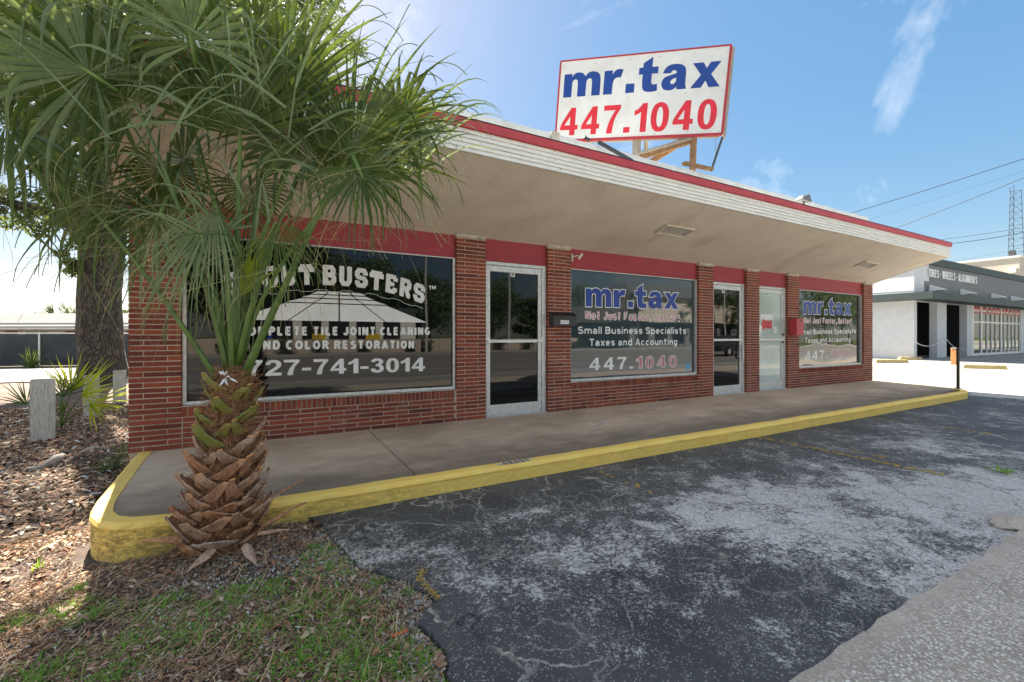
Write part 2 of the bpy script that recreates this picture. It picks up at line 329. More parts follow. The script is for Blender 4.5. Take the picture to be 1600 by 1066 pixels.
# ------------------------------------------------------------------ mesh helpers
class MB:
    def __init__(s): s.v = []; s.f = []; s.m = []; s.t = []
    def face(s, pts, m=0, tint=None):
        k = len(s.v); s.v += [tuple(p) for p in pts]; s.f.append(tuple(range(k, k + len(pts)))); s.m.append(m); s.t.append(tint)
    def hexa(s, c, m=0, tint=None):      # c: 8 corners, bottom ring then top ring (counter-clockwise)
        k = len(s.v); s.v += [tuple(p) for p in c]
        for q in ((3, 2, 1, 0), (4, 5, 6, 7), (0, 1, 5, 4), (1, 2, 6, 5), (2, 3, 7, 6), (3, 0, 4, 7)):
            s.f.append(tuple(k + i for i in q)); s.m.append(m); s.t.append(tint)
    def box(s, x0, x1, y0, y1, z0, z1, m=0, tint=None):
        s.hexa([(x0, y0, z0), (x1, y0, z0), (x1, y1, z0), (x0, y1, z0), (x0, y0, z1), (x1, y0, z1), (x1, y1, z1), (x0, y1, z1)], m, tint)
    def beam(s, a, b, w, h, m=0, upv=(0, 0, 1), tint=None, w2=None, h2=None):
        a = Vector(a); b = Vector(b); d = (b - a).normalized(); side = d.cross(Vector(upv))
        if side.length < 1e-4: side = d.cross(Vector((1, 0, 0)))
        side.normalize(); u = side.cross(d); w2 = w if w2 is None else w2; h2 = h if h2 is None else h2
        c = []
        for p, ww, h_ in ((a, w, h), (b, w2, h2)):
            c += [p - side * ww / 2 - u * h_ / 2, p + side * ww / 2 - u * h_ / 2, p + side * ww / 2 + u * h_ / 2, p - side * ww / 2 + u * h_ / 2]
        s.hexa(c, m, tint)
    def tube(s, pts, rad, n=8, m=0, cap=True, flat=1.0):
        pts = [Vector(p) for p in pts]; rings = []
        ref = Vector((.13, .37, .92))
        for i, p in enumerate(pts):
            d = (pts[min(i + 1, len(pts) - 1)] - pts[max(i - 1, 0)]).normalized()
            a = d.cross(ref)
            if a.length < .05: a = d.cross(Vector((1, 0, 0)))
            a.normalize(); bb = a.cross(d); r = rad[i] if hasattr(rad, '__len__') else rad
            k = len(s.v); rings.append(k)
            for j in range(n):
                th = 2 * math.pi * j / n; s.v.append(tuple(p + a * math.cos(th) * r + bb * math.sin(th) * r * flat))
        for i in range(len(pts) - 1):
            for j in range(n):
                s.f.append((rings[i] + j, rings[i] + (j + 1) % n, rings[i + 1] + (j + 1) % n, rings[i + 1] + j)); s.m.append(m); s.t.append(None)
        if cap:
            s.f.append(tuple(rings[0] + j for j in reversed(range(n)))); s.m.append(m); s.t.append(None)
            s.f.append(tuple(rings[-1] + j for j in range(n))); s.m.append(m); s.t.append(None)
    def disc(s, c, r, nrm=(0, -1, 0), n=20, m=0, depth=.01):
        c = Vector(c); nn = Vector(nrm).normalized(); s.tube([c, c + nn * depth], r, n, m)
    def mesh(s, name, mats):
        me = bpy.data.meshes.new(name); me.from_pydata(s.v, [], s.f)
        for x in (mats if isinstance(mats, (list, tuple)) else [mats]): me.materials.append(M_[x])
        me.polygons.foreach_set('material_index', np.array(s.m, 'i'))
        if any(x is not None for x in s.t):
            a = me.attributes.new('tint', 'FLOAT', 'FACE'); a.data.foreach_set('value', np.array([x or 0. for x in s.t], 'f'))
        me.update(); return me
    def build(s, name, mats, parent=None, smooth=False, bevel=0, **props):
        me = s.mesh(name, mats)
        if smooth: me.polygons.foreach_set('use_smooth', np.ones(len(me.polygons), bool))
        return link(name, me, parent, bevel=bevel, **props)
def link(name, me, parent=None, loc=None, bevel=0, **props):
    o = bpy.data.objects.new(name, me); COL.objects.link(o)
    if parent is not None:
        o.parent = parent
        o.matrix_parent_inverse = Matrix.Translation(-Vector(parent.location)) if parent.type == 'EMPTY' else Matrix.Identity(4)
    if loc is not None: o.location = loc
    if bevel:
        md = o.modifiers.new('bevel', 'BEVEL'); md.width = bevel; md.segments = 1; md.limit_method = 'ANGLE'
    for k, v in props.items(): o[k] = v
    return o
ROOT = {}
def thing(name, label, cat, loc=(0, 0, 0), group=None, **kw):
    """Empty at the thing's base; children are made in world coordinates, so keep the inverse."""
    o = bpy.data.objects.new(name, None); COL.objects.link(o); o.location = loc; o.empty_display_size = .2
    o['label'] = label; o['category'] = cat
    if group: o['group'] = group
    o.matrix_world = Matrix.Translation(loc)
    return o
def tag(o, label=None, cat=None, group=None, kind=None):
    if label: o['label'] = label
    if cat: o['category'] = cat
    if group: o['group'] = group
    if kind: o['kind'] = kind
    return o
def arrays(name, V, Fc, mats, mi=None, parent=None, smooth=False, **props):
    """mesh from numpy: V (n,3), Fc (m,k) with k = 3 or 4"""
    me = bpy.data.meshes.new(name); n, k = Fc.shape
    me.vertices.add(len(V)); me.vertices.foreach_set('co', V.astype('f').ravel())
    me.loops.add(n * k); me.loops.foreach_set('vertex_index', Fc.astype('i').ravel())
    me.polygons.add(n); me.polygons.foreach_set('loop_start', np.arange(0, n * k, k, dtype='i'))
    for x in (mats if isinstance(mats, (list, tuple)) else [mats]): me.materials.append(M_[x])
    if mi is not None: me.polygons.foreach_set('material_index', mi.astype('i'))
    if smooth: me.polygons.foreach_set('use_smooth', np.ones(n, bool))
    me.update(calc_edges=True); me.validate()
    return link(name, me, parent, **props)

# ------------------------------------------------------------------ stroke lettering (drawn here, no font files)
def arc(cx, cy, rx, ry, a0, a1, n=12):
    return [(cx + rx * math.cos(R(a0 + (a1 - a0) * i / n)), cy + ry * math.sin(R(a0 + (a1 - a0) * i / n))) for i in range(n + 1)]
XH, DS = .73, -.25
def G_(w, s, lo=0, hi=1): return (w, lo, hi, s)
GL = {
 '0': G_(.60, [arc(.5, .5, .5, .5, 0, 360, 24)]), '1': G_(.42, [[(1, 0), (1, 1)], [(0, .72), (.55, .80), (.9, .97)]]),
 '2': G_(.60, [arc(.5, .70, .5, .30, 170, -30, 12) + [(.05, 0)], [(0, 0), (1, 0)]]),
 '3': G_(.60, [arc(.47, .76, .44, .24, 165, -90, 14), arc(.5, .26, .5, .26, 90, -165, 14)]),
 '4': G_(.74, [[(.72, -.1), (.72, 1)], [(.72, 1), (0, .30)], [(0, .24), (1.06, .24)]]),
 '5': G_(.6, [[(.95, 1), (.2, 1), (.08, .5)], arc(.5, .33, .5, .33, 140, -160, 16)]),
 '7': G_(.66, [[(0, 1), (1, 1)], [(1, 1), (.62, .55), (.38, -.1)]]), '-': G_(.34, [[(0, .5), (1, .5)]], .33, .52),
 'A': G_(.74, [[(-.02, -.1), (.5, 1.1)], [(1.02, -.1), (.5, 1.1)], [(.2, .25), (.8, .25)]]),
 'B': G_(.66, [[(0, -.1), (0, 1.1)], [(0, 1), (.5, 1)] + arc(.5, .76, .42, .24, 90, -90, 10) + [(0, .52)], [(0, .5), (.55, .5)] + arc(.55, .25, .45, .25, 90, -90, 10) + [(0, 0)]]),
 'C': G_(.68, [arc(.52, .5, .52, .5, 48, 312, 20)]), 'D': G_(.68, [[(0, -.1), (0, 1.1)], [(0, 1), (.42, 1)] + arc(.42, .5, .58, .5, 90, -90, 14) + [(0, 0)]]),
 'E': G_(.58, [[(0, -.1), (0, 1.1)], [(0, 1), (1, 1)], [(0, .52), (.92, .52)], [(0, 0), (1.02, 0)]]),
 'F': G_(.56, [[(0, -.1), (0, 1.1)], [(0, 1), (1, 1)], [(0, .5), (.88, .5)]]),
 'G': G_(.72, [arc(.5, .5, .5, .5, 48, 330, 20), [(.55, .42), (1.1, .42)], [(1, .42), (1, .05)]]),
 'H': G_(.66, [[(0, -.1), (0, 1.1)], [(1, -.1), (1, 1.1)], [(0, .52), (1, .52)]]), 'I': G_(.001, [[(0, -.1), (0, 1.1)]]),
 'J': G_(.5, [[(1, 1.1), (1, .32)] + arc(.5, .32, .5, .32, 0, -165, 12)]), 'L': G_(.54, [[(0, -.1), (0, 1.1)], [(0, 0), (1.05, 0)]]),
 'M': G_(.84, [[(0, -.1), (0, 1.1)], [(1, -.1), (1, 1.1)], [(0, 1.1), (.5, 0)], [(1, 1.1), (.5, 0)]]),
 'N': G_(.68, [[(0, -.1), (0, 1.1)], [(1, -.1), (1, 1.1)], [(-.05, 1.1), (1.05, -.1)]]),
 'O': G_(.78, [arc(.5, .5, .5, .5, 0, 360, 28)]), 'P': G_(.62, [[(0, -.1), (0, 1.1)], [(0, 1), (.5, 1)] + arc(.5, .73, .5, .27, 90, -90, 12) + [(0, .46)]]),
 'R': G_(.68, [[(0, -.1), (0, 1.1)], [(0, 1), (.5, 1)] + arc(.5, .75, .45, .25, 90, -90, 12) + [(0, .5)], [(.5, .5), (1.05, -.1)]]),
 'S': G_(.62, [arc(.5, .76, .47, .24, 25, 270, 16), arc(.5, .26, .5, .26, 90, -155, 16)]),
 'T': G_(.62, [[(-.1, 1), (1.1, 1)], [(.5, 1), (.5, -.1)]]), 'U': G_(.66, [[(0, 1.1), (0, .38)] + arc(.5, .38, .5, .38, 180, 360, 14) + [(1, 1.1)]]),
 'W': G_(1.0, [[(-.02, 1.1), (.26, -.1)], [(.26, -.1), (.5, 1.1)], [(.5, 1.1), (.74, -.1)], [(.74, -.1), (1.02, 1.1)]]),
 'm': G_(.92, [[(0, -.1), (0, 1.1)], arc(.25, .62, .25, .38, 175, 0, 9) + [(.5, -.1)], arc(.75, .62, .25, .38, 175, 0, 9) + [(1, -.1)]], 0, XH),
 'n': G_(.52, [[(0, -.1), (0, 1.1)], arc(.5, .6, .5, .4, 175, 0, 11) + [(1, -.1)]], 0, XH),
 'r': G_(.42, [[(0, -.1), (0, 1.1)], arc(1.0, .45, 1.0, .55, 175, 85, 9)], 0, XH),
 't': G_(.46, [[(.42, 1.15), (.42, .2)] + arc(.85, .18, .43, .18, 190, 275, 6), [(-.12, .745), (1.08, .745)]], 0, .97),
 'a': G_(.52, [arc(.48, .68, .46, .32, 165, 0, 10) + [(.98, .5), (1, -.1)], [(1, .58), (.42, .56)] + arc(.36, .27, .36, .27, 95, 270, 9) + [(.70, .02), (1, .22)]], 0, XH),
 'x': G_(.52, [[(-.04, 1.12), (1.04, -.12)], [(1.04, 1.12), (-.04, -.12)]], 0, XH),
 'o': G_(.56, [arc(.5, .5, .5, .5, 0, 360, 20)], 0, XH), 'c': G_(.5, [arc(.52, .5, .52, .5, 48, 312, 16)], 0, XH),
 'e': G_(.54, [arc(.5, .5, .5, .5, 0, 310, 18), [(0, .5), (1.05, .5)]], 0, XH),
 's': G_(.46, [arc(.5, .76, .47, .24, 25, 270, 12), arc(.5, .26, .5, .26, 90, -155, 12)], 0, XH),
 'u': G_(.52, [[(0, 1.1), (0, .42)] + arc(.5, .42, .5, .42, 180, 360, 11), [(1, 1.1), (1, -.1)]], 0, XH),
 'i': G_(.001, [[(0, -.1), (0, .80)], [(0, .97), (0, 1.2)]], 0, 1), 'l': G_(.001, [[(0, -.1), (0, 1.1)]]), '!': G_(.001, [[(0, .32), (0, 1.1)], [(0, -.2), (0, .05)]]),
 'd': G_(.54, [[(1, -.1), (1, 1.1)], arc(.5, .36, .5, .36, 0, 360, 20)]),
 'p': G_(.54, [[(0, -.1), (0, 1.1)], arc(.5, .63, .5, .37, 0, 360, 20)], DS, XH),
 'g': G_(.54, [[(1, 1.1), (1, .3)] + arc(.5, .24, .5, .24, 0, -160, 10), arc(.5, .65, .5, .35, 0, 360, 20)], DS, XH),
 '.': G_(.02, 'dot'), ',': G_(.02, 'comma'), '·': G_(.02, 'mid'), ' ': G_(.24, []), '|': G_(.02, []),
}
# block slab capitals with cut corners
def oct_(x0, y0, x1, y1, c=.22): return [(x0 + c, y0), (x1 - c, y0), (x1, y0 + c), (x1, y1 - c), (x1 - c, y1), (x0 + c, y1), (x0, y1 - c), (x0, y0 + c), (x0 + c, y0)]
SL = dict(GL); c_ = .2
SL.update({
 'G': G_(.70, [[(1, .74), (1, .8), (.8, 1), (.2, 1), (0, .8), (0, .2), (.2, 0), (.8, 0), (1, .2), (1, .42)], [(.52, .42), (1.15, .42)]]),
 'O': G_(.72, [oct_(0, 0, 1, 1, .2)]), 'R': G_(.74, [[(.1, -.1), (.1, 1.1)], [(-.12, 1), (.75, 1), (.93, .85), (.93, .62), (.75, .48), (.1, .48)], [(.55, .48), (.92, 0)], [(-.12, 0), (.34, 0)], [(.72, 0), (1.12, 0)]]),
 'U': G_(.76, [[(.1, 1.1), (.1, .2), (.28, 0), (.72, 0), (.9, .2), (.9, 1.1)], [(-.12, 1), (.32, 1)], [(.68, 1), (1.12, 1)]]),
 'T': G_(.74, [[(-.12, 1), (1.12, 1)], [(.5, 1), (.5, -.1)], [(-.03, 1), (-.03, .66)], [(1.03, 1), (1.03, .66)], [(.24, 0), (.76, 0)]]),
 'B': G_(.72, [[(.1, -.1), (.1, 1.1)], [(-.12, 1), (.75, 1), (.92, .86), (.92, .64), (.78, .52), (.1, .52)], [(.1, .5), (.8, .5), (1, .36), (1, .14), (.84, 0), (-.12, 0)]]),
 'S': G_(.68, [[(.96, .70), (.96, .84), (.8, 1), (.2, 1), (0, .84), (0, .66), (.16, .53), (.84, .47), (1, .34), (1, .16), (.8, 0), (.2, 0), (.03, .16), (.03, .30)]]),
 'E': G_(.68, [[(.1, -.1), (.1, 1.1)], [(-.12, 1), (1.05, 1)], [(1, 1), (1, .72)], [(.1, .5), (.62, .5)], [(.62, .62), (.62, .38)], [(-.12, 0), (1.05, 0)], [(1, 0), (1, .28)]]),
})
def clip(poly, lo, hi):
    def cut(P, f):
        out = []
        for i in range(len(P)):
            a, b = P[i - 1], P[i]; fa, fb = f(a), f(b)
            if fa >= 0 and fb >= 0: out.append(b)
            elif fa >= 0 or fb >= 0:
                k = fa / (fa - fb); q = (a[0] + (b[0] - a[0]) * k, a[1] + (b[1] - a[1]) * k); out.append(q)
                if fb >= 0: out.append(b)
        return out
    P = cut(poly, lambda q: q[1] - lo)
    return cut(P, lambda q: hi - q[1]) if P else P
def stroke_polys(pts, sw, lo, hi):
    closed = len(pts) > 3 and math.dist(pts[0], pts[-1]) < 1e-6
    P = [Vector(p) for p in pts]
    if closed: P = P[:-1]
    n = len(P); out = []; Ls = []; Rs = []
    for i in range(n):
        a = P[i - 1] if (i > 0 or closed) else None; c = P[(i + 1) % n] if (i < n - 1 or closed) else None
        d1 = (P[i] - a).normalized() if a is not None else None; d2 = (c - P[i]).normalized() if c is not None else None
        d1 = d1 if d1 is not None else d2; d2 = d2 if d2 is not None else d1
        n1 = Vector((-d1.y, d1.x)); n2 = Vector((-d2.y, d2.x)); m_ = n1 + n2
        m_ = n1 if m_.length < .2 else m_.normalized(); k = min(1 / max(m_.dot(n1), .35), 2.2)
        Ls.append(P[i] + m_ * sw / 2 * k); Rs.append(P[i] - m_ * sw / 2 * k)
    for i in range(n if closed else n - 1):
        j = (i + 1) % n; q = clip([tuple(Rs[i]), tuple(Rs[j]), tuple(Ls[j]), tuple(Ls[i])], lo, hi)
        if len(q) >= 3: out.append(q)
    return out
def text_polys(s, width, h, sw, gap, font=GL, grow=0.):
    """list of (polygon, layer) in a box width x h (cap height), stroke width sw; grow fattens every stroke"""
    dot = sw * 1.05
    def gw(ch, k):
        g = font[ch]
        return dot if g[3] in ('dot', 'comma', 'mid') else (g[0] * k if ch == ' ' else sw + g[0] * k)
    n = len(s); lo_, hi_ = 0., 20.
    for _ in range(40):
        k = (lo_ + hi_) / 2
        if sum(gw(c, k * h) for c in s) + gap * (n - 1) > width: hi_ = k
        else: lo_ = k
    k = lo_ * h; x = 0.; out = []
    for ci, ch in enumerate(s):
        g = font[ch]; w = gw(ch, k); k_out = len(out)
        if g[3] == 'dot': out.append(([(x - grow, -grow), (x + w + grow, -grow), (x + w + grow, sw + grow), (x - grow, sw + grow)], 0))
        elif g[3] == 'comma': out.append(([(x - grow, -sw * .8 - grow), (x + w * .6 + grow, -sw * .8 - grow), (x + w + grow, sw + grow), (x - grow, sw + grow)], 0))
        elif g[3] == 'mid': out.append(([(x, h * .42), (x + w, h * .42), (x + w, h * .42 + sw), (x, h * .42 + sw)], 0))
        else:
            y0, y1 = g[1] * h, g[2] * h
            for li, st in enumerate(g[3]):
                pts = [(x + sw / 2 + a * max(w - sw, 0), y0 + sw / 2 + b * (y1 - y0 - sw)) for a, b in st]
                for q in stroke_polys(pts, sw + 2 * grow, y0 - grow, y1 + grow): out.append((q, li))
        out[k_out:] = [(*o_, ci) for o_ in out[k_out:]]; x += w + gap
    return out
def lettering(name, s, width, h, sw, mapf0, mat, parent, gap=None, font=GL, grow=0., lift=0., depth=.0, xs=1., each=None, **props):
    """mapf(x, y, d) -> world point, d = distance in front of the surface; large letters become one mesh each"""
    gap = sw * .45 if gap is None else gap; each = h > .13 if each is None else each
    mapf = lambda x, y, d: mapf0(x * xs, y, d)
    chars = {}
    for q, li, ci in text_polys(s, width / xs, h, sw, gap, font, grow): chars.setdefault(ci if each else 0, []).append((q, li))
    last = None
    for ci in chars:
        last = letter_mesh('letter' if each else name, chars[ci], mapf, mat, parent, lift, depth, **(props if each or len(s) < 2 else dict(props, kind='stuff')))
    return last
def letter_mesh(name, polys, mapf, mat, parent, lift, depth, **props):
    mb = MB()
    for q, li in polys:
        dd = lift + li * .00015
        top = [mapf(a, b, dd + depth) for a, b in q]; mb.face(top)
        if depth:
            for i in range(len(q)):
                a, b = q[i - 1], q[i]; mb.face([mapf(*a, dd), mapf(*b, dd), mapf(*b, dd + depth), mapf(*a, dd + depth)])
    return mb.build(name, mat, parent, **props)

# heavy grotesque outlines for the big lettering: (width, outer outline, holes); x-height or cap height = 1
def ell(cx, cy, rx, ry, n=28, e=2.3):
    return [(cx + rx * math.copysign(abs(math.cos(a)) ** (2 / e), math.cos(a)), cy + ry * math.copysign(abs(math.sin(a)) ** (2 / e), math.sin(a))) for a in (2 * math.pi * i / n for i in range(n))]
def smooth_(P, keep=.16, it=2):
    """round the gentle corners of an outline, leave the sharp ones"""
    for _ in range(it):
        out = []
        for i in range(len(P)):
            a, b, c = Vector(P[i - 1]), Vector(P[i]), Vector(P[(i + 1) % len(P)]); d1 = (b - a); d2 = (c - b)
            if d1.length > 1e-6 and d2.length > 1e-6 and d1.angle(d2) < .95 and min(d1.length, d2.length) < .34: out += [tuple(b.lerp(a, .25)), tuple(b.lerp(c, .25))]
            else: out.append(tuple(b))
        P = out
    return P
BOLD = {
 'm': (1.70, [(0, 0), (0, .97), (.37, .97), (.37, .84), (.44, .94), (.54, 1.0), (.68, 1.01), (.84, .98), (.94, .90), (.99, .83), (1.08, .94), (1.20, 1.0), (1.33, 1.01), (1.52, .97), (1.66, .85), (1.70, .64), (1.70, 0), (1.31, 0), (1.31, .56), (1.29, .68), (1.22, .735), (1.13, .72), (1.06, .64), (1.045, .53), (1.045, 0), (.655, 0), (.655, .56), (.635, .68), (.57, .735), (.47, .72), (.40, .64), (.39, .53), (.39, 0)], []),
 'r': (.84, [(0, 0), (0, .97), (.37, .97), (.37, .80), (.44, .92), (.54, .99), (.68, 1.01), (.84, .97), (.74, .65), (.66, .675), (.54, .66), (.44, .58), (.40, .44), (.40, 0)], []),
 't': (.84, [(0, .97), (.17, .97), (.17, 1.14), (.56, 1.37), (.56, .97), (.82, .97), (.82, .70), (.56, .70), (.56, .38), (.58, .30), (.64, .265), (.72, .27), (.81, .295), (.84, .02), (.70, -.015), (.50, -.025), (.32, .01), (.21, .10), (.17, .28), (.17, .70), (0, .70)], []),
 'a': (1.06, [(.04, .67), (.09, .82), (.20, .94), (.36, 1.0), (.53, 1.01), (.73, .99), (.90, .91), (.98, .79), (1.0, .62), (1.0, .20), (1.02, .09), (1.06, 0), (.68, 0), (.65, .05), (.635, .11), (.55, .03), (.44, -.01), (.32, -.02), (.16, .01), (.05, .10), (0, .24), (.02, .38), (.10, .49), (.22, .55), (.40, .59), (.54, .62), (.61, .65), (.61, .68), (.585, .74), (.50, .765), (.43, .75), (.395, .71), (.38, .66)], [[(.61, .47), (.50, .435), (.41, .39), (.37, .32), (.39, .25), (.46, .215), (.54, .24), (.60, .31), (.61, .39)]]),
 'x': (1.18, [(0, 0), (.39, .50), (.03, .97), (.46, .97), (.60, .74), (.75, .97), (1.16, .97), (.80, .50), (1.18, 0), (.74, 0), (.59, .26), (.43, 0)], []),
 '.': (.38, [(0, 0), (.38, 0), (.38, .37), (0, .37)], []),
 '0': (.61, ell(.305, .49, .305, .51), [ell(.305, .49, .105, .345)[::-1]]),
 '1': (.43, [(.43, 1), (.27, 1), (.19, .88), (.09, .79), (0, .755), (0, .585), (.12, .63), (.22, .70), (.22, 0), (.43, 0)], []),
 '2': (.60, [(0, 0), (.01, .10), (.08, .24), (.22, .39), (.35, .52), (.40, .60), (.41, .69), (.38, .79), (.30, .835), (.21, .80), (.18, .68), (.01, .695), (.05, .86), (.14, .96), (.30, 1.0), (.47, .965), (.57, .86), (.60, .72), (.58, .60), (.52, .49), (.42, .38), (.30, .26), (.26, .19), (.60, .19), (.60, 0)], []),
 '3': (.61, [(0, .275), (.19, .30), (.23, .195), (.30, .16), (.38, .19), (.415, .30), (.385, .41), (.30, .455), (.22, .44), (.24, .60), (.32, .61), (.38, .67), (.39, .74), (.36, .815), (.295, .84), (.22, .81), (.185, .72), (.01, .75), (.05, .88), (.14, .97), (.29, 1.0), (.44, .975), (.55, .88), (.58, .75), (.55, .64), (.46, .55), (.57, .46), (.61, .30), (.57, .13), (.45, .02), (.30, -.02), (.14, .02), (.03, .13)], []),
 '4': (.66, [(.36, 0), (.36, .20), (0, .20), (0, .37), (.38, 1), (.56, 1), (.56, .37), (.66, .37), (.66, .20), (.56, .20), (.56, 0)], [[(.36, .37), (.36, .69), (.165, .37)]]),
 '7': (.60, [(0, 1), (.60, 1), (.60, .86), (.50, .72), (.41, .52), (.36, .30), (.335, 0), (.13, 0), (.15, .20), (.21, .42), (.30, .62), (.41, .82), (0, .82)], []),
 '-': (.36, [(0, .28), (.36, .28), (.36, .46), (0, .46)], []),
}
DOTN = (.22, [(0, 0), (.22, 0), (.22, .20), (0, .20)], [])
from mathutils.geometry import tessellate_polygon
def grow_(P, g, hole=False):
    A_ = sum(P[i - 1][0] * P[i][1] - P[i][0] * P[i - 1][1] for i in range(len(P))); sg_ = (1 if A_ > 0 else -1) * (-1 if hole else 1); out = []
    for i in range(len(P)):
        a, b, c = Vector(P[i - 1]), Vector(P[i]), Vector(P[(i + 1) % len(P)]); d1 = (b - a).normalized(); d2 = (c - b).normalized()
        n1 = Vector((d1.y, -d1.x)); n2 = Vector((d2.y, -d2.x)); m_ = (n1 + n2)
        m_ = n1 if m_.length < .2 else m_.normalized(); out.append(tuple(b + m_ * sg_ * g / max(m_.dot(n1), .45)))
    return out
def bold(s, width, h, mapf, mat, parent, gap=.10, grow=0., lift=0.):
    """set a word in the heavy outlines; h = height of the unit; one mesh per letter"""
    gl = [DOTN if (c == '.' and s[0] in '0123456789') else BOLD[c] for c in s]; tot = sum(g[0] for g in gl) + gap * (len(s) - 1); kx = width / tot; x = 0.
    for g in gl:
        P = [smooth_(g[1])] + [smooth_(h_) for h_ in g[2]]; Q = []
        for i, loop in enumerate(P):
            loop = [((x + a) * kx, b * h) for a, b in loop]; Q.append(grow_(loop, grow, i > 0) if grow else loop)
        flat = [p for l_ in Q for p in l_]; tr = tessellate_polygon([[Vector((a, b, 0)) for a, b in l_] for l_ in Q]); mb = MB()
        mb.v = [tuple(mapf(a, b, lift)) for a, b in flat]
        for t_ in tr: mb.f.append(tuple(t_)); mb.m.append(0); mb.t.append(None)
        mb.build('letter', mat, parent); x += g[0] + gap
# ------------------------------------------------------------------ the ground
def sstep(a, b, x): t_ = np.clip((x - a) / (b - a), 0, 1); return t_ * t_ * (3 - 2 * t_)
def hgt(x, y):
    x = np.asarray(x, float); y = np.asarray(y, float)
    b_ = -.165 - .085 * sstep(.25, -1.1, x) - .03 * sstep(2, 8, y) 
    n_ = .010 * np.sin(3.1 * x + 1.3 * y) + .008 * np.sin(5.7 * y - 2.2 * x + 1) + .005 * np.sin(13 * x + 9 * y) + .004 * np.sin(21 * y - 17 * x + 2)
    mound = .03 * np.exp(-((x + .26) ** 2 + (y + 2.15) ** 2) / .12)
    root = .10 * np.exp(-((y - 1.05 - .18 * (x + 1.6)) ** 2) / .02) * np.exp(-((x + 1.75) ** 2) / .12)
    return b_ + n_ * sstep(.45, .1, x) + mound + root
def Hz(x, y): return float(hgt(x, y))

mb = MB(); mb.box(-900, 900, -900, 1200, -1.5, -.42); mb.build('ground', 'verge_grass', kind='structure')
xs = np.concatenate([np.linspace(-16, -3.2, 60), np.linspace(-3.1, .9, 150)]); ys = np.concatenate([np.linspace(-4.55, .5, 170), np.linspace(.6, 13.4, 130)])
XX, YY = np.meshgrid(xs, ys); ZZ = hgt(XX, YY)
V = np.stack([XX.ravel(), YY.ravel(), ZZ.ravel()], 1); nx, ny = len(xs), len(ys)
i, j = np.meshgrid(np.arange(nx - 1), np.arange(ny - 1)); k = (j * nx + i).ravel()
arrays('mulch_bed', V, np.stack([k, k + 1, k + nx + 1, k + nx], 1), 'mulch_soil', smooth=True, kind='structure')

# asphalt lot: broken left edge, thick lip
edge = [(.21, -1.97), (.26, -2.12), (.33, -2.3), (.35, -2.48), (.37, -2.62), (.41, -2.78), (.43, -2.92), (.50, -3.02), (.56, -3.12), (.65, -3.2), (.63, -3.27), (.69, -3.36), (.70, -3.45), (.62, -3.5), (.57, -3.56), (.60, -3.66), (.62, -3.8), (.58, -3.9), (.60, -4.05), (.54, -4.2), (.58, -4.4), (.55, -4.58)]
fe = []
for a, b_ in zip(edge[:-1], edge[1:]):
    for q in range(4):
        k = q / 4; fe.append((a[0] + (b_[0] - a[0]) * k + random.uniform(-.012, .012), a[1] + (b_[1] - a[1]) * k))
fe.append(edge[-1])
bot = [(x, -4.55 - .01 + .008 * math.sin(x * 5.1) + .008 * math.sin(x * 23.7 + 1) + random.uniform(-.006, .006)) for x in np.arange(.6, 13, .09)]
mb = MB(); top = fe[:-1] + bot + [(70, -4.57), (70, 40), (13.62, 40), (13.62, -1.8), (1.0, -1.8), (.21, -1.8)]
mb.face([(x, y, -.14) for x, y in top])
for a, b_ in zip(fe[:-2], fe[1:-1]): mb.face([(a[0], a[1], -.14), (b_[0], b_[1], -.14), (b_[0] + .0, b_[1], -.22), (a[0] + .0, a[1], -.22)])
for a, b_ in zip(bot[:-1], bot[1:]): mb.face([(a[0], a[1], -.14), (b_[0], b_[1], -.14), (b_[0], b_[1], -.22), (a[0], a[1], -.22)])
me = mb.mesh('parking_lot', 'asphalt'); bm = bmesh.new(); bm.from_mesh(me); bmesh.ops.triangulate(bm, faces=[f for f in bm.faces if len(f.verts) > 4]); bm.to_mesh(me); bm.free()
link('parking_lot', me, kind='structure')

# public sidewalk of exposed aggregate with a broken inner edge
ed = [(x, -4.545 + .007 * math.sin(x * 3.3) + .005 * math.sin(x * 19.1) + random.uniform(-.006, .006) - (.20 * math.exp(-((x - 4.62) / .12) ** 2))) for x in np.arange(-1.0, 14, .07)]
mb = MB(); P_ = [(-40, -6.4), (70, -6.4), (70, -4.6)] + list(reversed(ed)) + [(-40, -4.6)]
mb.face([(x, y, -.128) for x, y in P_])
for a, b_ in zip(ed[:-1], ed[1:]): mb.face([(b_[0], b_[1], -.128), (a[0], a[1], -.128), (a[0], a[1] + .004, -.23), (b_[0], b_[1] + .004, -.23)])
mb.face([(-40, -6.4, -.3), (70, -6.4, -.3), (70, -6.4, -.128), (-40, -6.4, -.128)])
me = mb.mesh('public_sidewalk', 'aggregate'); bm = bmesh.new(); bm.from_mesh(me); bmesh.ops.triangulate(bm, faces=[f for f in bm.faces if len(f.verts) > 4]); bmesh.ops.recalc_face_normals(bm, faces=bm.faces); bm.to_mesh(me); bm.free()
link('public_sidewalk', me, kind='structure')
mb = MB()
for k in range(3):
    mb.box(.9 + k * .0, 1.0, -4.60, -4.5, -.25, -.16)
mb.box(-30, 70, -4.9, -4.4, -.30, -.20); mb.build('joint_gravel', 'gravel_grey', kind='structure')
